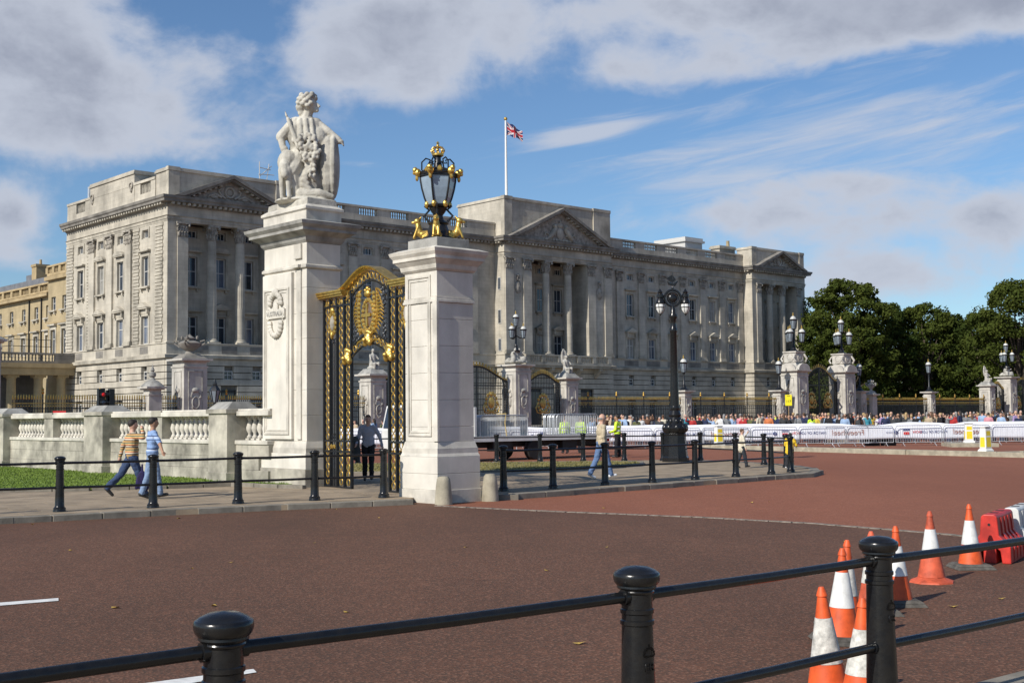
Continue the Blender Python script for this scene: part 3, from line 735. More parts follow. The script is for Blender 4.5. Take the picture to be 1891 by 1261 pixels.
# pediments
def pediment(x0, x1, zb, za, y, d=.9):
    xm = (x0+x1)/2
    pp('tympanum', MB().ext([(x0+.5, y, zb), (x1-.5, y, zb), (xm, y, za-.35)], (0, .25, 0)), M['palace_carve'])
    mb = MB()
    for a, b in ((x0-.35, xm), (x1+.35, xm)):
        z_a, z_b = zb-.05, za
        mb.ext([(a, y-d, z_a), (b, y-d, z_b), (b, y-d, z_b-.32), (a+(.9 if b > a else -.9), y-d, z_a)], (0, d+.3, 0))
        mb.ext([(a+(.9 if b > a else -.9), y-d+.25, z_a), (b, y-d+.25, z_b-.325), (b, y-d+.25, z_b-.52), (a+(1.5 if b > a else -1.5), y-d+.25, z_a)], (0, d+.04, 0))
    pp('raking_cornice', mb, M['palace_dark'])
    mb = MB(); n = int((xm-x0)/.55)
    for s_ in (-1, 1):
        for k in range(2, n-1):
            t = k/n; xx = xm+s_*(xm-x0)*(1-t); zz = zb+(za-zb)*t-.62
            if zz > zb+.02: mb.box(xx-.13, xx+.13, y-.5, y+.0, zz-.06, zz+.14)
    stuff(pp('dentils', mb, M['palace_trim']))
pediment(.7, 12.3, 22.94, 25.45, -.05); pediment(91.2, 102.8, 22.94, 25.45, -.05); pediment(CX0+.6, CX1-.6, 22.94, 27.05, -.08)
def carve(x, y, z, s_, big):
    mb = MB()
    if big:
        mb.ball((x, y, z+.75*s_), (.55*s_, .2, .72*s_)); mb.ball((x, y, z+1.65*s_), (.4*s_, .18, .28*s_)).ball((x, y-.05, z+1.98*s_), (.14*s_, .1, .16*s_))
        for q in (-1, 1):
            mb.tube([(x+q*1.9*s_, y, z+.1), (x+q*1.5*s_, y-.08, z+.35*s_), (x+q*1.0*s_, y-.1, z+.95*s_), (x+q*.7*s_, y-.05, z+1.35*s_)], [.1, .26*s_, .3*s_, .2*s_], 8)
            mb.ball((x+q*.85*s_, y-.1, z+1.5*s_), .24*s_, 8, 6); mb.tube([(x+q*1.2*s_, y, z+.6*s_), (x+q*.75*s_, y-.1, z+.55*s_)], .1*s_, 6)
            mb.tube([(x+q*1.6*s_, y, z+.5*s_), (x+q*2.1*s_, y, z+.75*s_), (x+q*2.3*s_, y, z+.45*s_)], .08*s_, 6)
        for k in range(9): mb.ball((x-2.0*s_+k*.5*s_, y, z+.08), (.28*s_, .14, .14*s_), 7, 5)
    else:
        mb.ring((x, y, z+.85), .5, .13, n=16).ball((x, y+.05, z+.85), (.34, .08, .34))
        for q in (-1, 1):
            mb.tube([(x+q*.5, y, z+.25), (x+q*1.0, y, z+.55), (x+q*1.25, y, z+.95), (x+q*.95, y, z+1.1)], .1, 6)
            mb.tube([(x+q*.9, y, z+.3), (x+q*1.6, y, z+.55), (x+q*2.1, y, z+.4), (x+q*2.4, y, z+.18)], [.12, .14, .11, .06], 6); mb.ball((x+q*1.7, y, z+.28), (.4, .1, .18))
    pp('pediment_carving', mb, mat('carving', (.36, .34, .30), .9, .3, 3) if False else M['palace_trim'])
carve(6.5, -.12, 23.0, 1, False); carve(97.0, -.12, 23.0, 1, False); carve(51.85, -.15, 23.05, 1.15, True)
# balcony in the middle
pp('balcony', MB().box(44.6, 59.2, -1.5, -.01, 7.75, 7.99).box(44.75, 59.05, -1.35, -.02, 7.5, 7.74), M['palace_trim'])
for x in (46.0, 49.4, 54.2, 57.7): pp('bracket', MB().ext([(x-.25, -.1, 6.3), (x-.25, -1.2, 7.2), (x-.25, -1.2, 7.5), (x-.25, -.1, 7.5)], (.5, 0, 0)), M['palace_trim'])
pp('balcony_rail', MB().box(44.6, 59.2, -1.5, -1.22, 7.99, 8.12).box(44.6, 59.2, -1.54, -1.18, 8.86, 9.02), M['palace_trim'])
bl = MB()
for x in (44.9, 47.5, 50.2, 53.5, 56.2, 58.9): pp('balcony_pier', MB().box(x-.3, x+.3, -1.52, -1.2, 8.12, 8.86), M['palace_trim'])
for k in range(44):
    x = 45.0+k*.318
    if min(abs(x-q) for q in (44.9, 47.5, 50.2, 53.5, 56.2, 58.9)) > .4: bl.lathe([(r, z*1.02) for r, z in bal], 6, (x, -1.36, 8.12))
stuff(pp('balusters', bl, M['palace_trim']))
# dark panels set on the pedestal course, their tone standing for recesses
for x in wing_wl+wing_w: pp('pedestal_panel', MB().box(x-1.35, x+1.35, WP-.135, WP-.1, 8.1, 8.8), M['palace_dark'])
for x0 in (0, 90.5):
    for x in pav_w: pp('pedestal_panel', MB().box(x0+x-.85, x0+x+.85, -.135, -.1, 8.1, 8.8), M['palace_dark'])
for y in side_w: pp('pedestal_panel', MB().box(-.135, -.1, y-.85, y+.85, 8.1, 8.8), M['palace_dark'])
# small windows in the south-facing return of the middle block
for z, h in ((9.4, 1.5), (12.6, 1.7), (16.6, 1.5)):
    f = MB().box(CX0-.06, CX0+.02, .62, 1.12, z, z+h); g_ = MB().box(CX0-.08, CX0-.04, .68, .86, z+.08, z+h-.08).box(CX0-.08, CX0-.04, .9, 1.06, z+.08, z+h-.08)
    o = pp('window', f, M['sash']); g_.build('pane', M['glass'], o)
# roof furniture
pp('roof_pavilion', MB().box(85.7, 89.6, 8.2, 14, 23, 26.9).box(85.4, 89.9, 7.9, 14.3, 26.9, 27.2).box(85.6, 89.7, 8.1, 14.1, 27.2, 27.6), M['sash'])
pp('chimney', MB().box(88.6, 92.2, 4.2, 5.8, 23, 25.7).box(88.4, 92.4, 4.0, 6.0, 25.7, 25.95).box(88.5, 92.3, 4.1, 5.9, 25.95, 26.15), M['palace_trim'])
pp('chimney_pot', MB().lathe([(.28, 26.15), (.24, 27.0), (.28, 27.1)], 10, (91.6, 5.0, 0)), M['buff'])
pp('vent_pipe', MB().lathe([(.2, 23), (.2, 26.6)], 8, (.9, 19.6, 0)), M['galv'])
mb = MB()
for p, q in (((10.6, 1.2, 25.7), (10.6, 1.2, 27.7)), ((10.6, 1.2, 26.2), (12.0, 1.2, 27.4)), ((10.5, 1.2, 26.4), (12.3, 1.2, 26.5)), ((11.4, 1.2, 25.7), (11.7, 1.2, 27.6)), ((10.6, 1.2, 27.1), (11.9, 1.2, 27.0))): mb.tube([p, q], .045, 5)
pp('aerial', mb, M['sash'])
# flagpole and flag
FP = thing('flagpole', 'tall white flagpole with gilt ball on the palace roof', 'flagpole', PF(51.85, 9.6, 27.7), 0)
MB().lathe([(.2, -4.7), (.2, 0), (.17, 4), (.11, 12.1)], 10).build('pole', M['white_paint'], FP); MB().ball((0, 0, 12.3), .24).build('finial', M['gold'], FP)
FW = 2.5; FH = 1.75; NX, NZ = 64, 36
def jack(u_, v_):   # colour of a union flag at (0..1, 0..1)
    x, y = u_*60-30, v_*30-15
    if abs(x) < 3 or abs(y) < 3: return 1
    if abs(x) < 5 or abs(y) < 5: return 2
    dd = 1 if x*y > 0 else -1; s_ = (y-dd*x*.5)/math.sqrt(1.25)
    off = s_*(1 if x < 0 else -1)
    if 0 < off < 2: return 1
    if -3 < off < 3: return 2
    return 0
vs = []; fs = []; ms = []
for i in range(NX+1):
    for j in range(NZ+1):
        u_, v_ = i/NX, j/NZ
        dr = (u_**1.1)*1.45; zz = -FH*(1-v_)*(1-.35*u_) - dr; xx = u_*FW*.82
        vs.append((xx, .34*math.sin(u_*9+v_*2.2)*u_**.5+.1*math.sin(u_*17+v_*5), zz-.12+.08*math.sin(u_*11+v_*3)))
for i in range(NX):
    for j in range(NZ): fs.append((i*(NZ+1)+j, (i+1)*(NZ+1)+j, (i+1)*(NZ+1)+j+1, i*(NZ+1)+j+1)); ms.append(jack((i+.5)/NX, (j+.5)/NZ))
mb = MB(); mb.v = vs; mb.f = fs; mb.m = ms; mb.sm = [True]*len(fs)
fx = PF(51.85, 9.6, 39.75)
tag(mb.build('flag', [mat('flag_blue', (.008, .014, .09), .8), mat('flag_red', (.36, .012, .025), .8), mat('flag_white', (.55, .55, .57), .8)], None, (fx[0]+.16, fx[1], fx[2]), R(-6), fix=False), 'red, white and blue union flag drooping from the palace flagpole', 'flag')
# ---- buff side range with its porch
BU = thing('side_range', 'yellow Bath stone side range with small sash windows left of the palace', 'building', (P0.x, P0.y, 0), PA)
def bb(n, mb, m): return mb.build(n, m, BU)
far_y = [31.9, 35.3, 39.1, 42.9, 46.7, 50.5]; near_y = [26.1, 29.1]
hs = [(y-.55, y+.55, 13.5, 14.9) for y in far_y]+[(y-.6, y+.6, 9.4, 11.5) for y in far_y]
bb('wall', MB().wall(30.6, 58, 0, 16.4, 1.5, hs, .35).swap(), M['buff'])
hs = [(y-.6, y+.6, 14.1, 15.6) for y in near_y]+[(y-.62, y+.62, 9.1, 11.9) for y in near_y]
bb('wall', MB().wall(DEP, 30.6, 0, 18.0, 1.0, hs, .35).swap(), M['buff'])
bb('core', MB().box(1.9, 9, DEP+.05, 58, 0, 16.3).box(1.4, 9, DEP+.05, 30.6, 0, 17.9), M['lead'])
for y in far_y:
    window(BU, y, 1.5, 13.5, .55, 1.4, 's', None, True, True); window(BU, y, 1.5, 9.4, .6, 2.1, 'c', 'flat', False, True)
for y in near_y:
    window(BU, y, 1.0, 14.1, .6, 1.5, 's', None, True, True); window(BU, y, 1.0, 9.1, .62, 2.8, 'c', 'flat', False, True)
bb('cornice', MB().box(.6, 2, DEP+.02, 30.9, 17.5, 17.9).box(.9, 2.2, 30.9, 58, 15.9, 16.25).box(.9, 1.1, DEP, 30.5, 12.6, 12.8).box(1.4, 1.52, 30.7, 58, 12.0, 12.2), M['buff_trim'])
mb = MB().box(.85, 1.3, DEP+.02, 30.7, 18.0, 18.3).box(.8, 1.35, DEP+.02, 30.7, 19.0, 19.2).box(1.3, 1.8, 30.7, 58, 16.4, 16.6).box(1.25, 1.85, 30.7, 58, 17.3, 17.5)
for k in range(5): mb.box(.85, 1.3, DEP+.1+k*1.8, DEP+.7+k*1.8, 18.3, 19.0)
for k in range(10): mb.box(1.3, 1.8, 31+k*2.8, 31.6+k*2.8, 16.6, 17.3)
bb('parapet', mb, M['buff_trim'])
mb = MB()
for k in range(20): mb.lathe([(r, z*.95) for r, z in bal], 6, (1.07, DEP+.85+k*.36, 18.3))
for k in range(60): mb.lathe([(r, z*.95) for r, z in bal], 6, (1.55, 31.7+k*.42, 16.6))
stuff(bb('balusters', mb, M['buff_trim']))
bb('roof', MB().box(2.2, 9, 31, 58, 17.3, 18.4).box(4, 8, 34, 45, 18.4, 19.6), M['lead'])
for y in (24.2, 38): bb('chimney', MB().box(2.5, 4, y, y+1.4, 17.5, 20.0).box(2.4, 4.1, y-.1, y+1.5, 20.0, 20.3).lathe([(.18, 20.3), (.15, 20.9)], 8, (3.2, y+.5, 0)), M['buff_trim'])
for y in (33.6, 37.2): bb('drainpipe', MB().tube([(1.4, y, 0), (1.4, y, 15.8)], .09, 6), M['iron'])
PO = thing('porch', 'low stone porch with square-topped columns and balustrade against the end wall', 'porch', (P0.x, P0.y, 0), PA)
def po(n, mb, m): return mb.build(n, m, PO)
po('entablature', MB().box(-11, -.12, 20.5, 23.1, 6.55, 7.3).box(-11.2, -.12, 20.3, 23.1, 7.3, 7.75), M['buff_trim'])
po('roof', MB().box(-11, -.12, 23.1, 32, 6.8, 7.7), M['lead'])
po('parapet', MB().box(-11, -.12, 20.55, 20.95, 7.75, 8.0).box(-11.05, -.12, 20.5, 21.0, 8.65, 8.85).box(-2.2, -.12, 20.56, 20.94, 8.0, 8.65).box(-11, -8, 20.56, 20.94, 8.0, 8.65), M['palace_dark'])
mb = MB()
for k in range(16): mb.lathe([(r, z*.9) for r, z in bal], 6, (-2.45-k*.35, 20.75, 8.0))
stuff(po('balusters', mb, M['palace_dark']))
for x in (-1.2, -3.6, -6.4, -9.4): po('column', MB().box(x-.6, x+.6, 20.9, 22.1, 6.3, 6.55).lathe([(.55, 0), (.52, 2), (.44, 6.1), (.55, 6.3)], 16, (x, 21.5, 0)), M['buff'])
po('back_wall', MB().box(-11, -.12, 30, 31, 0, 6.8), M['lead'])
mb = MB()
for y in (20.8, 24.5, 28): mb.tube([(-7, y, 9.0), (-7, y, 10.2)], .03, 4)
for z in (9.5, 10.2): mb.tube([(-7, 20.8, z), (-7, 28, z)], .03, 4).tube([(-7, 20.8, z), (-2.6, 20.8, z)], .03, 4)
mb.tube([(-2.6, 20.8, 8.85), (-2.6, 20.8, 10.2)], .03, 4).tube([(-4.8, 20.8, 8.85), (-4.8, 20.8, 10.2)], .03, 4).tube([(-7, 20.8, 8.85), (-7, 20.8, 10.2)], .03, 4)
po('roof_rail', mb, M['iron'])
# ================================================================ shapes grown from capsules and ovals (statues, people)
def cap_mesh(mb, p, q, r0, r1, n=10):
    p, q = Vector(p), Vector(q); d = q-p; l = d.length
    if l < 1e-5: mb.ball(p, r0, n, 6); return
    pts = []; rs = []
    for k in (0, .35, .7, .92): pts.append(p-d/l*r0*math.sqrt(max(0, 1-k*k))); rs.append(max(r0*k, .0005))
    pts.append(p); rs.append(r0); pts.append(q); rs.append(r1)
    for k in (.92, .7, .35, 0): pts.append(q+d/l*r1*math.sqrt(max(0, 1-k*k))); rs.append(max(r1*k, .0005))
    mb.tube(pts, rs, n)
def grow(name, prims, voxel, smooth=4, mats=None, nmat=1):
    """prims: ('c', p, q, r0, r1, mat) tapered limbs or ('b', centre, radii, mat) ovals -> one continuous mesh"""
    mb = MB()
    for p in prims:
        if p[0] == 'c': cap_mesh(mb, p[1], p[2], p[3], p[4])
        else: mb.ball(p[1], p[2], 14, 10)
    me = mb.mesh(name+'_src', [])
    o = bpy.data.objects.new(name+'_src', me); COL.objects.link(o)
    r = o.modifiers.new('r', 'REMESH'); r.mode = 'VOXEL'; r.voxel_size = voxel
    if smooth: s_ = o.modifiers.new('s', 'SMOOTH'); s_.iterations = smooth; s_.factor = .5
    dg = bpy.context.evaluated_depsgraph_get(); dg.update()
    out = bpy.data.meshes.new_from_object(o.evaluated_get(dg), depsgraph=dg)
    out.name = name
    bpy.data.objects.remove(o); bpy.data.meshes.remove(me)
    out.materials.clear()
    for q in (mats or []): out.materials.append(q)
    n = len(out.polygons)
    out.polygons.foreach_set('use_smooth', [True]*n)
    if nmat > 1:
        c = np.empty(n*3); out.polygons.foreach_get('center', c); c = c.reshape(-1, 3)
        best = np.full(n, 1e9); idx = np.zeros(n, dtype=np.int32)
        for p in prims:
            if p[0] == 'c':
                a, b = np.array(p[1], float), np.array(p[2], float); ab = b-a; L2 = max(1e-9, ab.dot(ab))
                t = np.clip(((c-a)@ab)/L2, 0, 1); d = np.linalg.norm(c-a-t[:, None]*ab, axis=1)-(p[3]+(p[4]-p[3])*t); m = p[5]
            else:
                rr = np.array(p[2] if isinstance(p[2], (tuple, list)) else (p[2],)*3, float); q = (c-np.array(p[1], float))/rr
                k = np.linalg.norm(q, axis=1); d = (k-1)*rr.min(); m = p[3]
            w = d < best; best[w] = d[w]; idx[w] = m
        out.polygons.foreach_set('material_index', idx)
    out.update()
    return out
# ================================================================ forecourt railings, piers, gates (line parallel to the front, 36 m before it)
FY = -36.0
def F(s_, dy=0.0, z=0.0): return PF(51.75+s_, FY+dy, z)
M['pier'] = mat('forecourt_pier_stone', (.56, .53, .47), .85, .2, 1.2, streak=.35, bump=.1, bscale=16)
M['pier_carve'] = mat('forecourt_carving', (.46, .44, .39), .9, .3, 3, bump=.4, bscale=14)
M['lamp_glass'] = mat('lantern_glass', (.24, .29, .33), .12, .2, 5, spec=.6)
M['lamp_cap'] = mat('pale_lantern_top', (.62, .62, .58), .4, .2, 5)
def lantern(mb_f, mb_g, mb_c, mb_o, c, s_):
    x, y, z = c
    mb_g.lathe([(.15*s_, .0), (.24*s_, .62*s_)], 8, (x, y, z), sm=False)
    mb_f.lathe([(.05*s_, -.1*s_), (.17*s_, -.03*s_), (.17*s_, 0)], 8, (x, y, z))
    mb_f.lathe([(.27*s_, .62*s_), (.31*s_, .68*s_), (.24*s_, .72*s_)], 12, (x, y, z))
    for k in range(8):
        a = 2*math.pi*k/8; mb_f.tube([(x+.155*s_*math.cos(a), y+.155*s_*math.sin(a), z), (x+.245*s_*math.cos(a), y+.245*s_*math.sin(a), z+.62*s_)], .016*s_, 4)
    mb_c.lathe([(.24*s_, .72*s_), (.19*s_, .86*s_), (.08*s_, .95*s_), (.02*s_, .97*s_)], 12, (x, y, z))
    mb_o.lathe([(.05*s_, .97*s_), (.08*s_, 1.03*s_), (.03*s_, 1.1*s_), (.05*s_, 1.16*s_), (.0, 1.25*s_)], 8, (x, y, z))
def lamp_on(parent, z, h, triple, s_=1.0):
    f, g, c, o = MB(), MB(), MB(), MB()
    st = h-1.05*s_
    f.lathe([(.34*s_, 0), (.36*s_, .08), (.2*s_, .2), (.13*s_, .4), (.15*s_, .45), (.07*s_, .6), (.06*s_, st-.15), (.1*s_, st-.1), (.05*s_, st)], 12, (0, 0, z))
    sites = [((0, 0, z+st+.05),)]; lantern(f, g, c, o, (0, 0, z+st+.05), s_)
    if triple:
        for k in range(3):
            a = R(-48+120*k); q = .62*s_; cx, cy = q*math.cos(a), q*math.sin(a)
            f.tube([(0, 0, z+st-.75*s_), (cx*.5, cy*.5, z+st-.95*s_), (cx, cy, z+st-1.0*s_)], .045*s_, 5); f.tube([(0, 0, z+st-.2*s_), (cx*.6, cy*.6, z+st-.1*s_), (cx, cy, z+st-.25*s_)], .02*s_, 4)
            lantern(f, g, c, o, (cx, cy, z+st-.95*s_), s_); sites.append(((cx, cy, z+st-.95*s_),))
    lf = f.build('lamp_frame', M['iron'], parent)
    for c_, in sites: 
        gg, cc, oo = MB(), MB(), MB(); lantern(MB(), gg, cc, oo, c_, s_)
        gg.build('lamp_glass', M['lamp_glass'], lf); cc.build('lamp_cap', M['lamp_cap'], lf); oo.build('lamp_finial', M['gold_dull'], lf)
figure_prims = [('c', (0, 0, 0), (0, .02, .5), .24, .2, 0), ('b', (0, 0, .62), (.2, .16, .24), 0), ('c', (0, 0, .8), (0, 0, .95), .07, .07, 0), ('b', (0, -.03, 1.03), (.1, .12, .13), 0), ('c', (-.2, 0, .75), (-.3, -.2, .45), .07, .06, 0), ('c', (.2, 0, .75), (.28, -.22, .5), .07, .06, 0),
                ('c', (-.12, 0, .15), (-.14, -.42, .2), .12, .1, 0), ('c', (.12, 0, .15), (.14, -.42, .22), .12, .1, 0), ('c', (-.14, -.42, .2), (-.14, -.4, -.1), .09, .07, 0), ('c', (.14, -.42, .2), (.14, -.4, -.1), .09, .07, 0), ('b', (0, 0, -.05), (.36, .4, .12), 0)]
wing_prims = figure_prims + [('b', (-.16, .2, 1.0), (.14, .1, .5), 0), ('b', (.16, .2, 1.0), (.14, .1, .5), 0), ('c', (-.1, .2, 1.1), (-.05, .26, 1.6), .1, .04, 0), ('c', (.1, .2, 1.1), (.05, .26, 1.6), .1, .04, 0)]
FIG = grow('figure', figure_prims, .045, 2, [M['pier_carve']]); WFIG = grow('figure', wing_prims, .045, 2, [M['pier_carve']])
seap = []
for q in (-1, 1):
    seap += [('c', (q*.15, -.1, .1), (q*.55, -.3, .3), .2, .22, 0), ('c', (q*.55, -.3, .3), (q*.7, -.4, .12), .2, .12, 0), ('b', (q*.3, 0, .55), (.24, .22, .28), 0), ('b', (q*.22, -.12, .92), (.11, .12, .13), 0), ('c', (q*.35, -.1, .65), (q*.55, -.3, .75), .08, .06, 0), ('c', (q*.6, .2, .2), (q*.75, .4, .1), .2, .12, 0)]
seap += [('c', (0, 0, 0), (0, 0, 1.0), .28, .14, 0), ('b', (0, 0, .1), (.75, .7, .16), 0)]
GROUP = grow('sculpture_group', seap, .045, 2, [M['pier_carve']])
def pier(s_, w, h, label, top='urn', name='gate_pier', dy=0.0, panel=True, lamp=None, group='stone piers of the palace railings'):
    T = thing(name, label, 'pier', F(s_, dy), PA, group)
    a = w/2
    MB().box(-a-.12, a+.12, -a-.12, a+.12, 0, .5).box(-a-.06, a+.06, -a-.06, a+.06, .5, .62).build('base', M['pier'], T)
    MB().box(-a, a, -a, a, .62, h-.55).build('shaft', M['pier'], T)
    MB().box(-a-.05, a+.05, -a-.05, a+.05, h-.55, h-.45).box(-a-.12, a+.12, -a-.12, a+.12, h-.2, h-.12).box(-a-.26, a+.26, -a-.26, a+.26, h-.12, h).box(-a+.03, a-.03, -a+.03, a-.03, h-.45, h-.2).build('cornice', M['pier'], T)
    if panel:
        c = MB()
        for ang in (0, -90):
            q = MB(); pw_ = a*.62; z0, z1 = h*.28, h-.75
            for x0, x1, za, zb in ((-pw_, pw_, z1-.06, z1), (-pw_, pw_, z0, z0+.06), (-pw_, -pw_+.06, z0+.06, z1-.06), (pw_-.06, pw_, z0+.06, z1-.06)): q.box(x0, x1, -a-.035, -a+.01, za, zb)
            zc = (z0+z1)/2
            q.ring((0, -a-.03, zc-.35), a*.3, .055, n=14, sz=1.5).ball((0, -a, zc-.35), (a*.26, .07, a*.4)).ball((0, -a-.02, zc+.42), (a*.34, .09, .16))
            for sx in (-1, 1): q.tube([(sx*a*.3, -a-.02, zc+.3), (sx*a*.42, -a-.03, zc), (sx*a*.18, -a-.02, zc-.1), (sx*a*.3, -a-.02, zc-.7), (0, -a-.02, zc-.95)], .05, 5)
            c.merge(q, Matrix.Rotation(R(ang), 4, 'Z'))
        c.build('carved_panel', M['pier_carve'], T)
    zt = h
    if top == 'urn':
        MB().frus((0, 0), w*1.05, w*1.05, w*.55, w*.55, h, h+.32).lathe([(w*.2, .32), (w*.14, .5), (w*.2, .55), (w*.42, .8), (w*.46, 1.0), (w*.3, 1.12), (w*.16, 1.2), (w*.22, 1.32), (w*.1, 1.45), (.0, 1.6)], 14, (0, 0, h)).build('urn_body', M['weathered'] if w < 1 else M['palace_dark'], T)
        hd_ = MB()
        for k in range(4): a_ = R(45+90*k); c1, s1 = math.cos(a_), math.sin(a_); hd_.tube([(c1*w*.4, s1*w*.4, h+.75), (c1*w*.62, s1*w*.62, h+1.0), (c1*w*.6, s1*w*.6, h+1.18), (c1*w*.42, s1*w*.42, h+1.1)], .05, 5).ball((c1*w*.3, s1*w*.3, h+1.35), (.1, .1, .13), 6, 4)
        hd_.build('urn_leaves', M['weathered'] if w < 1 else M['palace_dark'], T)
    elif top == 'spire':
        MB().lathe([(w*.86, 0), (w*.8, .06), (w*.45, .32), (w*.2, .42), (w*.14, .55), (w*.26, .66), (w*.26, .8), (w*.1, .92), (w*.16, 1.0), (w*.04, 1.25), (0, 1.4)], 14, (0, 0, h)).build('finial', M['weathered'], T)
    elif top in ('figure', 'wing'):
        MB().frus((0, 0), w*1.15, w*1.15, w*.7, w*.7, h, h+.38).build('cap', M['weathered'], T); o = put('figure', WFIG if top == 'wing' else FIG, T, (0, 0, h+.5)); o.scale = (1.15,)*3
    elif top == 'group':
        o = put('sculpture', GROUP, T, (0, 0, h+.1)); o.scale = (w*.62, w*.62, 1.15); zt = h+1.0
    elif top == 'scroll':
        mb = MB().frus((0, 0), w*1.15, w*1.15, w*.6, w*.6, h, h+.75).box(-w*.36, w*.36, -w*.36, w*.36, h+.75, h+1.7).box(-w*.42, w*.42, -w*.42, w*.42, h+1.7, h+1.82)
        for ang in (0, 90, 180, 270):
            q = MB().ring((0, -w*.37, h+1.2), w*.2, .06).ball((0, -w*.36, h+1.2), (w*.18, .08, w*.18)).tube([(-w*.4, -w*.3, h+1.55), (-w*.55, -w*.34, h+1.1), (-w*.42, -w*.4, h+.8)], .1, 6)
            n = 10; q.ext([(w*.5*math.cos(math.pi*i/n), -a-.26, h+w*.34*math.sin(math.pi*i/n)) for i in range(n+1)], (0, .3, 0))
            mb.merge(q, Matrix.Rotation(R(ang), 4, 'Z'))
        mb.build('scrolled_cap', M['pier'], T); zt = h+1.8
    elif top == 'plain': pass
    if lamp: lamp_on(T, zt, lamp[0], lamp[1], lamp[2])
    return T
RG = 'stone piers of the palace railings'
pier(-81.2, 1.6, 6.4, 'large pier with dark capping cut by the left edge of the photo', 'spire')
pier(-70.9, .85, 3.85, 'small pier with turned finial beside the traffic signals', 'spire', panel=False)
pier(-68.4, 1.6, 5.6, 'tall carved pier with leafy urn left of the statue pier', 'urn')
pier(-54.2, 1.35, 4.85, 'pier with seated figure seen through the gilded gate opening', 'figure')
pier(-48.6, 1.6, 5.8, 'big carved pier hidden behind the lantern pier', 'group', lamp=(3.9, True, 1))
pier(-40.4, 1.6, 5.8, 'big carved pier with sculpture group and three lanterns above the lorry', 'group', lamp=(3.0, True, .95))
pier(-34.9, 1.35, 4.85, 'pier topped by a winged figure right of the narrow gilded gate', 'wing')
pier(-20.1, .95, 3.9, 'small pier with one lantern just right of the tall lamp post', 'plain', lamp=(2.9, False, 1.25))
pier(-5.8, .95, 4.0, 'small pier with one lantern left of the central gates', 'plain', lamp=(2.9, False, 1.25))
pier(-3.2, 1.9, 6.0, 'large scroll-topped central gate pier with lanterns, the left of the two', 'scroll', lamp=(3.6, True, 1.3))
pier(5.2, 1.9, 6.0, 'large scroll-topped central gate pier with lanterns, the right of the two', 'scroll', lamp=(3.6, True, 1.3))
pier(8.4, .95, 4.0, 'small pier with one lantern right of the central gates', 'plain', lamp=(2.9, False, 1.25))
pier(10.6, .85, 3.7, 'small pier with turned stone urn right of the central gates', 'urn', panel=False)
pier(22.6, .95, 4.0, 'small pier with dark urn and lantern before the dark trees', 'plain', lamp=(3.4, False, 1.25))
pier(36.2, 1.35, 4.85, 'pier with seated winged figure near the right edge', 'wing')
pier(41.3, 1.7, 5.9, 'big pier with sculpture group and lanterns at the right edge', 'group', lamp=(3.2, True, 1.15))
# railings: bars too fine to pick apart, gilded heads
def railing(s0, s1, label, h=3.25):
    T = thing('palace_railing', label, 'railing', F(s0), PA, 'gilded iron railings before the palace'); l = s1-s0
    MB().box(0, l, -.22, .22, 0, .32).build('plinth', M['pier'], T)
    for z in (.5, 1.0+.2, h-.75, h-.45): MB().box(0, l, -.03, .03, z, z+.06).build('rail', M['gold_dull'] if z > 2.6 else M['iron'], T)
    b = MB(); g = MB(); n = int(l/.155)
    for k in range(n):
        x = (k+.5)*l/n; main = (k % 22 == 11)
        b.box(x-.016, x+.016, -.016, .016, .32, h-.2)
        g.lathe([(.02, h-.2), (.05, h-.14), (.03, h-.08), (.045, h-.03), (0, h+.12)], 5, (x, 0, 0), sm=False)
        g.ball((x, 0, h-.57), .045, 5, 4)
        if main: g.lathe([(.05, h+.1), (.1, h+.22), (.05, h+.3), (.09, h+.38), (0, h+.52)], 6, (x, 0, 0)); b.box(x-.035, x+.035, -.035, .035, .32, h+.1)
        elif k % 2: b.box(x+.06, x+.075, -.01, .01, .32, h-.75); g.lathe([(.03, h-.78), (.0, h-.62)], 4, (x+.067, 0, 0))
    stuff(b.build('bars', M['iron'], T)); stuff(g.build('gilded_heads', M['gold'], T))
railing(-79.5, -71.35, 'gilded railings left of the traffic signals, before the stone porch'); railing(-70.45, -69.25, 'short gilded railing between the small finial pier and the urn pier')
railing(-67.6, -54.9, 'gilded railings between the urn pier and the statue pier'); railing(-34.2, -20.6, 'gilded railings behind the crowd left of the tall lamp post')
railing(-19.6, -6.3, 'gilded railings between the tall lamp post and the central gates'); railing(8.9, 10.15, 'short gilded railing right of the central gates'); railing(11.05, 22.1, 'gilded railings before dark trees, left of the urn lantern pier'); railing(23.1, 35.5, 'gilded railings before dark trees, right of the urn lantern pier')
railing(-98, -81.3, 'gilded railings continuing past the left edge')
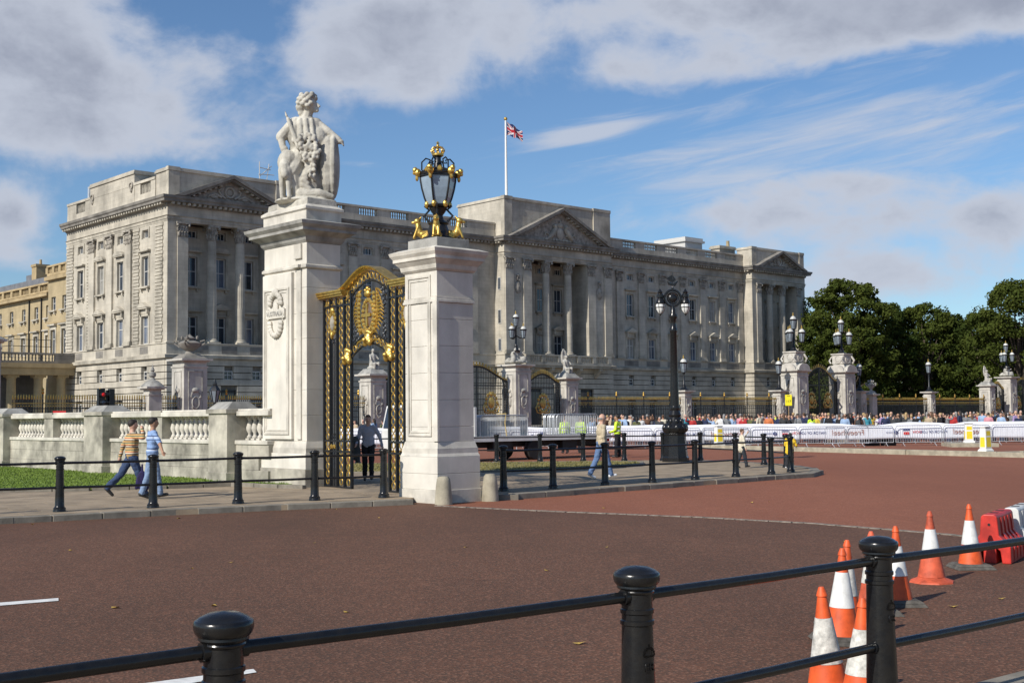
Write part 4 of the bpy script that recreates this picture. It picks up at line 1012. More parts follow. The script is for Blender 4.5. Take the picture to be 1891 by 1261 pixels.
def iron_gate(s0, s1, h, arch, label, name='iron_gate', leaves=2):
    T = thing(name, label, 'gate', F(s0), PA, 'gilded iron gates of the forecourt'); l = s1-s0
    tz = lambda x: h + arch*math.sin(math.pi*min(1, max(0, x/l)))**1.5
    fr = MB()
    for x in ([0, .35, l-.35, l] + ([l/2] if leaves == 2 else [])): fr.box(x-.05, x+.05, -.05, .05, .1, tz(x)-.1)
    for z in (.35, 1.5, h-.5): fr.box(.05, l-.05, -.03, .03, z, z+.08)
    fr.tube([(l*k/20, 0, tz(l*k/20)-.12) for k in range(21)], .06, 6)
    fr.build('frame', M['iron'], T)
    b = MB(); n = int(l/.17)
    for k in range(1, n): x = k*l/n; b.box(x-.016, x+.016, -.016, .016, .3, tz(x)-.12)
    for x in (.17, l-.17):
        for k in range(int(h/.2)): b.ring((x, 0, .45+k*.2), .075, .02, n=8, k=4)
    stuff(b.build('bars', M['iron'], T))
    g = MB().tube([(l*k/20, 0, tz(l*k/20)) for k in range(21)], .05, 6)
    for k in range(0, 21): x = l*k/20; g.lathe([(.03, 0), (.06, .1), (.03, .16), (.0, .34)], 5, (x, 0, tz(x)))
    for k in range(3, 18): x = l*k/20; g.ball((x, 0, tz(x)+.18), (.1, .04, .1), 6, 4)
    g.build('gilded_cresting', M['gold_dull'], T)
    for x in ((l*.27, l*.73) if leaves == 2 else (l*.5,)):
        c = MB(); z = h*.62; q = min(.75, l*.2)
        c.ball((x, -.05, z), (q*.45, .1, q*.62)).ball((x, -.05, z+q*.85), (q*.3, .1, q*.22))
        for k in range(14):
            a = 2*math.pi*k/14; c.ball((x+q*.75*math.cos(a), -.05, z+q*.95*math.sin(a)), (q*.2, .07, q*.2), 6, 4)
        for sx in (-1, 1): c.tube([(x+sx*q*.3, -.04, z-q*1.1), (x+sx*q*.9, -.04, z-q*1.0), (x+sx*q*1.1, -.04, z-q*.5), (x+sx*q*.8, -.04, z)], .06, 5)
        c.build('crest', M['gold_dull'], T)
iron_gate(-47.6, -41.4, 4.6, 1.1, 'wide arched iron gates with gilded crests behind the lorry'); iron_gate(-39.4, -35.75, 4.5, .7, 'narrow arched iron gate with gilded crest between two carved piers', leaves=1)
iron_gate(-53.3, -49.6, 4.5, .7, 'narrow gilded gate beyond the lantern pier', leaves=1)
iron_gate(-2.1, 4.1, 5.0, 1.4, 'tall arched central gates in black iron with dull gold'); iron_gate(37.1, 40.3, 4.4, .7, 'narrow dark gate at the right edge between two piers', leaves=1)
iron_gate(42.3, 48.5, 4.6, 1.1, 'wide dark gate cut off by the right edge')
for s0, s1, fl in ((-5.3, -4.2, 1), (6.2, 7.9, -1)):   # swept-up side pieces
    T = thing('swept_railing', 'curved iron railing sweeping up to the '+('left' if fl > 0 else 'right')+' central gate pier', 'railing', F(s0), PA); l = s1-s0
    cv = lambda t: 3.1+1.9*(t**2.2 if fl > 0 else (1-t)**2.2)
    b = MB().tube([(l*k/12, 0, cv(k/12)) for k in range(13)], .06, 6)
    for z in (.5, 2.6): b.box(0, l, -.03, .03, z, z+.06)
    for k in range(9): x = l*(k+.5)/9; b.box(x-.016, x+.016, -.016, .016, 0, cv((k+.5)/9))
    b.build('frame', M['iron'], T); g = MB()
    for k in range(9): g.ball((l*(k+.5)/9, -.05, cv((k+.5)/9)-.22), .05, 5, 4)
    g.build('gilded_studs', M['gold_dull'], T)
# ================================================================ near gate: lantern pier, statue pier, gilded gate, balustrade
def course_stack(T, w, d, z0, zs, m, off=(0, 0), bev=.008):
    for za, zb in zip(zs, zs[1:]): MB().box(off[0], off[0]+w, off[1], off[1]+d, za+.002, zb-.002).build('stone_block', m, T, bevel=bev)
# frame of a pier: x along PU (to the right and away), y along PV (to the left and away), origin at the near corner
RC = Vector((-1.61, 26.4))
T = thing('lantern_pier', 'white stone pier carrying the gilded lantern, nearest the road', 'pier', (RC.x, RC.y, 0), PA)
BW, BD = 1.2, 1.3
MB().box(-.02, BW+.02, -.02, BD+.02, -.1, .28).build('stone_block', M['white_trim'], T, bevel=.012)
course_stack(T, BW, BD, 0, [.28, .62, .98], M['white_stone'])
MB().frus((BW/2, BD/2), BW, BD, BW-.06, BD-.06, .982, 1.05).box(.03, BW-.03, .03, BD-.03, 1.05, 1.16).frus((BW/2, BD/2), BW-.08, BD-.08, BW-.16, BD-.16, 1.16, 1.3).build('base_moulding', M['white_trim'], T)
si = .09
course_stack(T, BW-2*si, BD-2*si, 0, [1.3, 1.62, 2.2, 2.78, 3.36, 3.94, 4.3], M['white_stone'], (si, si))
course_stack(T, BW-2*si, BD-2*si, 0, [4.42, 4.98], M['white_stone'], (si, si))
MB().box(si-.035, BW-si+.035, si-.035, BD-si+.035, 4.302, 4.36).box(si-.02, BW-si+.02, si-.02, BD-si+.02, 4.36, 4.418).build('necking', M['white_trim'], T, bevel=.006)
# raised frame on the sunny face (x = si side)
mb = MB(); y0, y1, z0, z1 = si+.2, BD-si-.1, 1.42, 4.9
for k, (ins, t) in enumerate(((0, .03), (.07, .018))):
    a, b, c, d_ = y0+ins, y1-ins, z0+ins, z1-ins
    for q in ((a, b, d_-.05, d_), (a, b, c, c+.05), (a, a+.05, c+.05, d_-.05), (b-.05, b, c+.05, d_-.05)): mb.box(si-t, si+.01, q[0], q[1], q[2], q[3])
mb.box(si-.05, si+.01, si-.05, si+.1, 1.31, 4.3).build('panel_frame', M['white_trim'], T, bevel=.004)
def cornice(name, T, x0, x1, y0, y1, prof, m):
    mb = MB()
    for (o0, za), (o1, zb) in zip(prof, prof[1:]):
        w0, d0, w1, d1 = x1-x0+2*o0, y1-y0+2*o0, x1-x0+2*o1, y1-y0+2*o1
        mb.frus(((x0+x1)/2, (y0+y1)/2), w0, d0, w1, d1, za, zb)
    return mb.build(name, m, T)
cornice('cornice', T, si, BW-si, si, BD-si, [(.01, 4.982), (.06, 5.03), (.08, 5.12), (.17, 5.22), (.19, 5.23), (.19, 5.3), (.24, 5.37), (.26, 5.44), (.1, 5.5)], M['white_trim'])
MB().box(.14, BW-.14, .14, BD-.14, 5.502, 5.72).build('plinth_block', M['weathered'], T, bevel=.012)
# lantern standing on it
LT = thing('gilded_lantern', 'black and gold crowned lantern with gilded beasts on the stone pier', 'lantern', (*(RC+PU*BW*.5+PV*BD*.5), 5.722), PA)
mb = MB().lathe([(.36, 0), (.36, .05), (.28, .1), (.2, .34), (.24, .38), (.13, .46), (.1, .56), (.16, .64), (.2, .72), (.12, .76)], 12)
for k in range(4):
    a = R(45+90*k); mb.tube([(.2*math.cos(a), .2*math.sin(a), .42), (.32*math.cos(a), .32*math.sin(a), .55), (.2*math.cos(a), .2*math.sin(a), .68), (.3*math.cos(a), .3*math.sin(a), .78)], .028, 6)
mb.build('stem', M['iron'], LT)
beast = grow('gilded_beast', [('c', (0, 0, .12), (.16, 0, .16), .1, .08, 0), ('c', (-.06, 0, .15), (-.1, 0, .36), .09, .075, 0), ('b', (-.12, 0, .45), (.085, .075, .085), 0), ('c', (-.14, 0, .44), (-.24, 0, .42), .045, .035, 0), ('c', (-.1, .05, .3), (-.2, .06, .04), .04, .03, 0), ('c', (-.1, -.05, .3), (-.2, -.06, .04), .04, .03, 0), ('c', (.16, .07, .1), (.02, .1, .03), .05, .03, 0), ('c', (.16, -.07, .1), (.02, -.1, .03), .05, .03, 0), ('c', (-.08, 0, .5), (-.02, 0, .56), .03, .02, 0), ('c', (.2, 0, .18), (.26, 0, .34), .025, .02, 0)], .014, 2, [M['gold']])
for k in range(4):
    a = R(45+90*k); o = put('gilded_beast', beast, LT, (.36*math.cos(a), .36*math.sin(a), .03), a+math.pi); o.scale = (.9,)*3
g_ = MB(); fr = MB(); gd_ = MB(); n = 6
prof = [(.235, .78), (.30, .95), (.355, 1.15), (.385, 1.32), (.395, 1.44)]
for i in range(n):
    a0, a1 = R(30+60*i), R(90+60*i)
    for (r0, z0), (r1, z1) in zip(prof, prof[1:]):
        g_._add([(r0*math.cos(a0), r0*math.sin(a0), z0), (r0*math.cos(a1), r0*math.sin(a1), z0), (r1*math.cos(a1), r1*math.sin(a1), z1), (r1*math.cos(a0), r1*math.sin(a0), z1)], [(0, 1, 2, 3)])
    fr.tube([(r*1.01*math.cos(a0), r*1.01*math.sin(a0), z) for r, z in prof], .024, 6)
    for z, r in ((.78, .235), (1.44, .4)): fr.tube([(r*math.cos(a0), r*math.sin(a0), z), (r*math.cos(a1), r*math.sin(a1), z)], .032, 6)
    gd_.ball((.25*math.cos(a0), .25*math.sin(a0), .8), (.06, .06, .085), 8, 6)
    c, s_ = math.cos(a0), math.sin(a0)
    gd_.ball((.45*c, .45*s_, 1.5), (.075, .075, .1), 8, 6).ball((.51*c, .51*s_, 1.56), (.06, .06, .07), 8, 6).ball((.47*c, .47*s_, 1.38), (.04, .04, .07), 7, 5).ball((.53*c, .53*s_, 1.49), .04, 7, 5)
    am = (a0+a1)/2; gd_.ball((.3*math.cos(am), .3*math.sin(am), 1.56), (.06, .06, .08), 7, 5)
    fr.tube([(.40*c, .40*s_, 1.5), (.30*c, .30*s_, 1.55), (.14*c, .14*s_, 1.6)], .03, 6)
    fr.tube([(.36*c, .36*s_, 1.56), (.36*c, .36*s_, 1.74), (.27*c, .27*s_, 1.83), (.17*c, .17*s_, 1.8), (.2*c, .2*s_, 1.74), (.12*c, .12*s_, 1.74)], .018, 5)
fr.lathe([(.40, 1.45), (.41, 1.49), (.3, 1.54), (.13, 1.6), (.1, 1.66), (.07, 1.8), (.07, 1.86), (.1, 1.88)], 12).lathe([(.02, .78), (.02, 1.3)], 6).lathe([(.22, .74), (.25, .77), (.2, .79)], 12)
glm = mat('lantern_frosted_glass', (.27, .35, .43), .18, .1, 6, spec=.5); 
fo = fr.build('lantern_frame', M['iron'], LT); g_.build('lantern_pane', glm, fo); gd_.build('gilded_mask', M['gold'], LT)
cr = MB().lathe([(.1, 1.88), (.13, 1.9), (.13, 1.94), (.1, 1.95)], 12)
for k in range(8):
    a = 2*math.pi*k/8; cr.tube([(.12*math.cos(a), .12*math.sin(a), 1.94), (.15*math.cos(a), .15*math.sin(a), 2.02), (.1*math.cos(a), .1*math.sin(a), 2.09), (0, 0, 2.08)], .016, 5); cr.ball((.14*math.cos(a), .14*math.sin(a), 2.0), .025, 6, 4)
cr.ball((0, 0, 2.12), .04).box(-.012, .012, -.012, .012, 2.15, 2.22).box(-.035, .035, -.012, .012, 2.17, 2.195).build('crown', M['gold'], LT)
# guard stones
gst = MB().lathe([(.0, .6), (.1, .59), (.14, .54), (.16, .4), (.19, 0), (.2, -.1)][::-1], 16).mesh('guard_stone', M['conc'])
for p, lb in ((RC-PU*.0-PV*.20+PU*.0, 'rounded stone guard post at the near corner of the lantern pier'), (RC+PU*BW*1.12-PV*.16, 'rounded stone guard post at the right-hand corner of the lantern pier')):
    tag(put('guard_stone', gst, None, (p.x, p.y, -.01), random.random()), lb, 'bollard', 'stone guard posts')
# ---- statue pier
T = thing('statue_pier', 'tall white stone pier with carved AUSTRALIA tablet under the statue', 'pier', (PIL.x, PIL.y, 0), PA)
SW, SD = 1.25, 2.25
MB().box(-.03, SW+.03, -.03, SD+.03, .05, .55).build('stone_block', M['wall_stone'], T, bevel=.012)
course_stack(T, SW, SD, 0, [.55, .95], M['white_stone'])
MB().box(.04, SW-.04, .04, SD-.04, .952, 1.08).frus((SW/2, SD/2), SW-.1, SD-.1, SW-.2, SD-.2, 1.08, 1.25).build('base_moulding', M['white_trim'], T)
si = .11
course_stack(T, SW-2*si, SD-2*si, 0, [1.25, 1.9, 2.55, 3.2, 3.85, 4.5, 5.15, 5.62], M['white_stone'], (si, si))
# corner pilaster strip and the wide raised panel on the sunny face
mb = MB().box(si-.09, si+.01, SD-si-1.45, SD-si-.06, 1.3, 5.58); mb.build('stone_block', M['white_stone'], T, bevel=.01)
mb = MB(); y0, y1, z0, z1 = SD-si-1.36, SD-si-.15, 1.42, 5.2; x = si-.09
for ins, t in ((0, .03), (.08, .018)):
    a, b, c, d_ = y0+ins, y1-ins, z0+ins, z1-ins
    for q in ((a, b, d_-.05, d_), (a, b, c, c+.05), (a, a+.05, c+.05, d_-.05), (b-.05, b, c+.05, d_-.05)): mb.box(x-t, x+.01, q[0], q[1], q[2], q[3])
mb.box(si-.045, si+.01, .32, .52, 1.3, 5.6).build('panel_frame', M['white_trim'], T, bevel=.004)
cornice('necking', T, si, SW-si, si, SD-si, [(.0, 5.622), (.05, 5.66), (.05, 5.72), (.02, 5.75)], M['white_trim'])
course_stack(T, SW-2*si, SD-2*si, 0, [5.752, 6.3], M['white_stone'], (si, si))
mb = MB()
for z0, z1, o in ((5.66, 5.74, .14), (5.9, 6.28, .06)): mb.box(si-o, si+.01, .3, .62, z0, z1)
mb.build('bracket', M['white_trim'], T, bevel=.006)
cornice('cornice', T, si, SW-si, si, SD-si, [(.01, 6.302), (.06, 6.36), (.1, 6.46), (.26, 6.56), (.3, 6.57), (.3, 6.64), (.38, 6.72), (.4, 6.8), (.12, 6.87)], M['weathered'])
cornice('attic_block', T, si, SW-si, si, SD-si, [(.02, 6.872), (.02, 7.12), (.07, 7.16), (.07, 7.22), (-.04, 7.3)], M['white_trim'])
cornice('statue_plinth', T, si+.06, SW-si-.06, si+.06, SD-si-.06, [(0, 7.302), (-.02, 7.46), (-.1, 7.5)], M['statue'])
# tablet with its wreath
yc = (y0+y1)/2; x = si-.1
mb = MB()
for k in range(9): a = math.pi*k/8; mb.ball((x-.03, yc+.26*math.cos(a), 4.82+.24*math.sin(a)), (.07, .09, .085), 7, 5)
for k in range(11): a = math.pi*(1+k/10); mb.ball((x-.03, yc+.27*math.cos(a), 4.3+.32*math.sin(a)), (.07, .085, .08), 7, 5)
mb.ball((x-.03, yc, 5.1), (.08, .16, .12)).ball((x-.02, yc, 4.7), (.05, .12, .16))
for sy in (-1, 1): mb.tube([(x-.02, yc+sy*.36, 4.68), (x-.04, yc+sy*.42, 4.52), (x-.02, yc+sy*.34, 4.4)], .035, 6)
mb.build('wreath', M['white_trim'], T); tb = MB().box(x-.05, x+.02, yc-.45, yc+.45, 4.42, 4.66).build('tablet', M['white_trim'], T, bevel=.01)
def text_mesh(s_, size, mat_, ext=.004, mirror=False):
    cu = bpy.data.curves.new('lettering', 'FONT'); cu.body = s_; cu.size = size; cu.extrude = ext; cu.align_x = 'CENTER'; cu.align_y = 'CENTER'
    o = bpy.data.objects.new('lettering_src', cu); COL.objects.link(o)
    dg = bpy.context.evaluated_depsgraph_get(); dg.update(); me = bpy.data.meshes.new_from_object(o.evaluated_get(dg), depsgraph=dg); bpy.data.objects.remove(o)
    if mirror: me.transform(Matrix.Scale(-1, 4, (1, 0, 0)))
    me.materials.clear(); me.materials.append(mat_); me.name = 'lettering'
    return me
me = text_mesh('AUSTRALIA', .17, M['weathered'], .008)
me.transform(Matrix(((0, 0, -1, x-.054), (-1, 0, 0, yc), (0, 1, 0, 4.54), (0, 0, 0, 1)))); put('lettering', me, T)
# statue: youth with a ram, fruit and a great shield, turned to the right (axes: x right in the photo, y away, z up)
P_ = []
def c_(p, q, a, b): P_.append(('c', p, q, a, b, 0))
def b_(p, r): P_.append(('b', p, r, 0))
b_((0, 0, .05), (.78, .5, .09)); b_((-.1, .1, .05), (.7, .55, .08))
c_((-.22, -.2, .14), (-.3, -.26, .75), .15, .17); c_((-.3, -.26, .75), (-.12, -.05, 1.2), .2, .22)     # standing leg and hip
c_((-.1, -.3, .18), (.35, -.34, .2), .13, .11); c_((.35, -.34, .2), (.68, -.3, .12), .11, .07)         # kneeling calf
c_((.0, -.12, .28), (-.02, -.02, 1.1), .2, .2); b_((-.05, .02, 1.25), (.32, .26, .3)); b_((-.03, .02, 1.6), (.42, .3, .4)); b_((.02, .08, 1.15), (.46, .3, .75)); b_((.3, -.05, 1.55), (.25, .2, .35)); b_((-.3, .0, 1.7), (.2, .18, .28)); b_((.0, -.05, .5), (.5, .3, .45)); b_((.0, .0, 1.9), (.38, .24, .24))
c_((-.26, 0, 2.0), (.27, 0, 1.98), .13, .13); c_((.0, 0, 2.02), (.06, -.01, 2.24), .15, .13)
b_((.1, -.03, 2.42), (.19, .19, .23)); c_((.28, -.08, 2.42), (.35, -.1, 2.37), .05, .035); c_((.24, -.08, 2.28), (.29, -.1, 2.27), .07, .055); c_((.26, -.1, 2.32), (.31, -.11, 2.31), .03, .03)
for k in range(40):
    a = k*2.4; t = (k+.5)/40; z = 2.33+.36*(t); rr = .24*math.sqrt(max(.05, 1-((z-2.43)/.32)**2)); q = (.05+rr*math.cos(a), -.0+rr*math.sin(a), z)
    if not (q[0] > .17 and z < 2.56): b_(q, (.07, .075, .055))
b_((-.1, .02, 2.36), (.15, .18, .14)); b_((-.1, 0, 2.22), (.1, .11, .08))
c_((-.3, 0, 1.96), (-.6, -.05, 1.62), .15, .14); c_((-.62, -.05, 1.66), (-.56, -.12, 1.36), .1, .085); b_((-.52, -.14, 1.3), (.1, .08, .09))       # arm akimbo
c_((.3, 0, 1.95), (.58, -.05, 1.75), .12, .1); c_((.58, -.05, 1.75), (.84, -.1, 1.55), .095, .075); b_((.88, -.1, 1.5), (.09, .08, .06))             # arm over the shield
for k in range(4): c_((.88+.02*k, -.15+.03*k, 1.5), (.96, -.15+.03*k, 1.4), .02, .018)
for x0, y0_, x1, y1_ in ((-.25, -.12, -.35, -.3), (-.12, -.18, -.12, -.36), (.02, -.2, .1, -.38), (.16, -.16, .28, -.34), (.27, -.08, .42, -.22)): c_((x0, y0_, 2.02), (x1*.75, y1_*.8, 1.5), .05, .075)   # cloak folds
c_((-.42, -.2, 2.02), (-.15, -.32, 1.3), .05, .06); c_((-.46, -.2, 2.1), (-.5, -.2, 2.22), .035, .012)
for k in range(46):                       # fruit and grapes
    a = k*2.399; rr = .05+.24*math.sqrt((k % 23)/23); b_((.1+rr*math.cos(a)*.9+(.05 if k > 22 else -.02), -.42-.1*random.random(), (1.42 if k < 23 else 1.16)+rr*math.sin(a)*.8), (.055,)*3)
for k in range(14): b_((.2+.06*math.sin(k*2.1), -.42-.05*math.cos(k*1.7), .98-.035*k), (.05,)*3)
for k in range(7): c_((.02+.05*math.sin(k*1.0), -.34, .98-.12*k), (.1+.05*math.sin(k*1.0+2), -.36, .9-.12*k), .07, .06)
b_((-.42, -.1, .98), (.28, .34, .3)); b_((-.48, -.3, .82), (.17, .2, .22)); c_((-.5, -.4, .82), (-.47, -.5, .6), .12, .09)                                # ram
for x0, y0_ in ((-.58, -.3), (-.4, -.42), (-.58, .12), (-.4, .18)): c_((x0, y0_, .75), (x0+.02, y0_, .1), .085, .055)
P_s = []
for k in range(9):                        # shield, a deep oval standing on its edge
    t = -1+2*k/8
    for j in range(7):
        s_ = -1+2*j/6
        if t*t+s_*s_ <= 1.02: P_s.append(('b', (.66-.16*t*t+.12*s_, -.06+.34*s_, .86+.72*t), (.1, .12, .16), 0))
P_s = [('b', (.56, -.02, .88), (.27, .4, .78), 0), ('b', (.7, -.02, .9), (.16, .43, .8), 0)]
ST = grow('statue', P_+P_s, .019, 2, [M['statue']])
sp_ = PIL + PU*SW*.5 + PV*SD*.42
tag(put('statue', ST, None, (sp_.x, sp_.y, 7.45), R(5)), 'pale stone statue of a youth with ram, fruit and shield on the tall pier', 'statue').scale = (1.04, 1.04, 1.08)
# ---- balustrade wall running left from the statue pier
T = thing('balustrade_wall', 'stained white stone wall with balusters and capped piers behind the lawn', 'wall', (wall0.x, wall0.y, 0), PA+R(90))   # local x runs to the left and away
WL = 24.0
k = 0; x = .0
while x < WL:
    for z0, z1, o in ((.1, .48, .06), (.48, .82, .04), (.82, 1.15, .04)):
        l = 1.05; s_ = (.5 if z0 == .48 else 0)
        MB().box(max(0, x+s_)+.002, x+s_+l-.002, -.3-o+random.uniform(-.004, .004), .3, z0+.002, z1-.002).mapped(lambda a, b, c: (a, -b, c)).build('stone_block', M['wall_stone'], T, bevel=.008)
    x += 1.05
MB().box(.0, WL, -.38, .38, 1.152, 1.26).build('sill_course', M['white_trim'], T, bevel=.015)
bm_ = MB().box(-.085, .085, -.085, .085, 0, .05).lathe([(.075, .05), (.085, .09), (.05, .13), (.045, .17), (.095, .27), (.1, .33), (.075, .42), (.05, .5), (.045, .54), (.08, .56), (.07, .6)], 14).box(-.085, .085, -.085, .085, .6, .65).mesh('baluster', M['white_trim'])
piers_ = [(2.15, 1.0, True), (6.3, .6, False), (10.1, 1.4, True), (14.4, .75, False), (18.6, 1.6, True), (23.2, 1.2, True)]
e = .0
for xp, wd, cap in piers_:
    n = max(1, int((xp-wd/2-e)/.26)); g0 = xp-wd/2-e
    for q in range(n): put('baluster', bm_, T, (e+(q+.5)*g0/n, 0, 1.26))
    MB().box(e, xp-wd/2, -.36, .36, 1.912, 2.04).box(e, xp-wd/2, -.31, .31, 2.04, 2.1).build('coping_stone', M['white_trim'], T, bevel=.015)
    if cap:
        P2 = MB().box(xp-wd/2, xp+wd/2, -.34, .62, .1, 1.98).box(xp-wd/2-.05, xp+wd/2+.05, -.4, .68, 1.98, 2.1).box(xp-wd/2-.03, xp+wd/2+.03, -.38, .66, .1, .4).build('pier', M['wall_stone'], T, bevel=.012)
        MB().frus((xp, .14), wd+.02, .98, wd*.8, .5, 2.102, 2.3).build('pier_cap', M['weathered'], P2)
    else: MB().box(xp-wd/2, xp+wd/2, -.32, .32, 1.262, 1.91).box(xp-wd/2, xp+wd/2, -.36, .36, 1.912, 2.1).build('pier', M['wall_stone'], T, bevel=.012)
    e = xp+wd/2
# ---- the gilded gate between the two piers
GA = R(126-180); gs = Vector((-2.04, 27.76)) + Vector((math.cos(R(126)), math.sin(R(126))))*4.68
T = thing('gilded_gate', 'black iron gate screen with gilded rings, crest and arched opening', 'gate', (gs.x, gs.y, .1), GA)   # x from the statue pier towards the lantern pier
GW = 4.68; ZS = 4.72
def post(x, w=.035): return MB().box(x-w, x+w, -.035, .035, 0, ZS)
stiles = [0.03, .37, .72, 1.1, 1.45, 3.28, 3.62, 3.97, 4.3, 4.64]
for i, x in enumerate(stiles):
    MB().box(x-.03, x+.03, -.035, .035, 0, ZS if i not in (4, 5) else 3.3).build('stile', M['iron'], T)
for x in (1.45, 3.28): MB().box(x-.03, x+.03, -.034, .034, 3.3, 4.86).build('stile', M['iron'], T)
rg = MB().ring((0, 0, 0), .07, .0145, n=14, k=5, sz=1.14).mesh('gilded_ring', M['gold'])
for x0, x1 in ((.03, .37), (.72, 1.1), (1.1, 1.45), (3.28, 3.62), (3.62, 3.97), (4.3, 4.64)):
    for k in range(25): put('gilded_ring', rg, T, ((x0+x1)/2, 0, .16+k*.185))
for x0, x1 in ((.37, .72), (3.97, 4.3)):
    bars = MB()
    for k in range(1, 4):
        x = x0+(x1-x0)*k/4; MB().box(x-.011, x+.011, -.011, .011, .05, 3.62).build('bar', M['iron'], T)
    cx = (x0+x1)/2
    MB().ring((cx-.07, 0, 3.66), .055, .014).ring((cx+.07, 0, 3.66), .055, .014).ring((cx-.07, 0, 1.28), .055, .014).ring((cx+.07, 0, 1.28), .055, .014).build('scroll', M['iron'], T)
    s_ = MB().ball((cx, -.04, 4.1), (.11, .06, .2)); s2 = MB()
    for k in range(14): a = 2*math.pi*k/14; s2.ball((cx+.15*math.cos(a), -.04, 4.1+.27*math.sin(a)), (.05, .05, .06), 6, 4)
    s2.ball((cx, -.05, 4.42), (.1, .06, .09)).ball((cx, -.06, 3.8), (.05, .05, .1)); so = s2.build('side_shield', M['gold'], T); s_.build('shield_boss', M['palace_carve'], so)
    MB().tube([(x0+.04, -.03, 1.02), (cx-.08, -.04, 1.06), (cx, -.04, .98), (cx+.08, -.04, 1.06), (x1-.04, -.03, 1.02)], .024, 6).tube([(x0+.05, -.03, .97), (cx, -.04, 1.05), (x1-.05, -.03, .97)], .02, 6).build('lock_ornament', M['gold'], T)
for z, m in ((.0, 'iron'), (.88, 'iron'), (1.14, 'iron'), (4.5, 'iron')):
    for x0, x1 in ((.0, 1.48), (3.25, 4.67)): MB().box(x0, x1, -.03, .03, z, z+.045).build('rail', M[m], T)
for x0, x1 in ((-.1, 1.2), (3.5, 4.72)):
    for k in range(int((x1-x0)/.19)): put('gilded_ring', rg, T, (x0+.16+k*.19, 0, 4.64))
    MB().box(x0, x1, -.13, .13, 4.75, 4.8).box(x0-.03, x1+.03, -.17, .17, 4.8, 4.86).box(x0-.05, x1+.05, -.2, .2, 4.86, 4.9).build('gilded_cornice', M['gold'], T)
def oz(x): t = (x-.95)/(3.78-.95); return 4.82+.46*math.sin(math.pi*min(1, max(0, t)))**1.7
prof_ = [(-.02, .12), (.03, .17), (.03, .2), (.09, .22)]
mb = MB(); xs = [.95+(3.78-.95)*k/24 for k in range(25)]
for (dz0, o0), (dz1, o1) in zip([(-.01, .08), (.02, .11), (.045, .16)], [(.02, .11), (.045, .16), (.08, .175)]):
    for a, b in zip(xs, xs[1:]):
        mb._add([(a, -o0, oz(a)+dz0), (b, -o0, oz(b)+dz0), (b, -o1, oz(b)+dz1), (a, -o1, oz(a)+dz1), (a, o0, oz(a)+dz0), (b, o0, oz(b)+dz0), (b, o1, oz(b)+dz1), (a, o1, oz(a)+dz1)], [(0, 1, 2, 3), (4, 7, 6, 5), (3, 2, 6, 7), (0, 4, 5, 1)])
mb.build('gilded_arch', M['gold'], T)
for k in range(14): x = 1.15+k*.187; put('gilded_ring', rg, T, (x, 0, oz(x)-.14))
MB().tube([(1.0+.113*k, 0, oz(1.0+.113*k)-.27) for k in range(25)], .022, 5).build('inner_arch', M['iron'], T)
def lz(x): t = (x-1.45)/(3.28-1.45); return 3.2+.3*math.sin(math.pi*t)
for dz in (0, .24): MB().tube([(1.45+1.83*k/16, 0, lz(1.45+1.83*k/16)+dz) for k in range(17)], .024, 5).build('lower_arch', M['iron'], T)
for k in range(9):
    x = 1.62+k*.187
    put('gilded_ring', rg, T, (x, 0, lz(x)+.12))
lionh = grow('lion_mask', [('b', (0, 0, 0), (.11, .09, .13), 0), ('b', (0, -.09, -.03), (.055, .06, .05), 0), ('b', (-.09, 0, .1), (.04, .04, .05), 0), ('b', (.09, 0, .1), (.04, .04, .05), 0), ('b', (-.09, -.02, -.08), (.06, .06, .08), 0), ('b', (.09, -.02, -.08), (.06, .06, .08), 0), ('b', (0, -.02, .13), (.08, .06, .06), 0)], .016, 1, [M['gold']])
for x, z, s_ in ((1.34, 3.22, 1.25), (3.36, 3.22, 1.25), (2.37, 3.62, 1.2)): o = put('lion_mask', lionh, T, (x, -.04, z)); o.scale = (s_,)*3
# crest: shield with crown, palm sprays
CX, CZ = 2.37, 4.18
cr = MB().ball((CX, -.03, CZ), (.2, .05, .32)); so = cr.build('crest_shield', mat('crest_shield', (.16, .11, .08), .5, .3, 6), T)
MB().box(CX-.04, CX+.04, -.1, -.06, CZ-.27, CZ+.27).box(CX-.17, CX-.041, -.1, -.06, CZ-.04, CZ+.04).box(CX+.041, CX+.17, -.1, -.06, CZ-.04, CZ+.04).build('crest_cross', M['gold'], so)
gp = MB()
for k in range(20): a = 2*math.pi*k/20; gp.ball((CX+.25*math.cos(a), -.05, CZ+.37*math.sin(a)), (.05, .05, .06), 6, 4)
gp.ball((CX, -.06, CZ+.52), (.13, .08, .1)).ball((CX, -.06, CZ+.63), (.07, .06, .07)).ball((CX-.1, -.06, CZ+.6), .045).ball((CX+.1, -.06, CZ+.6), .045)
gp.build('crest_frame', M['gold'], T)
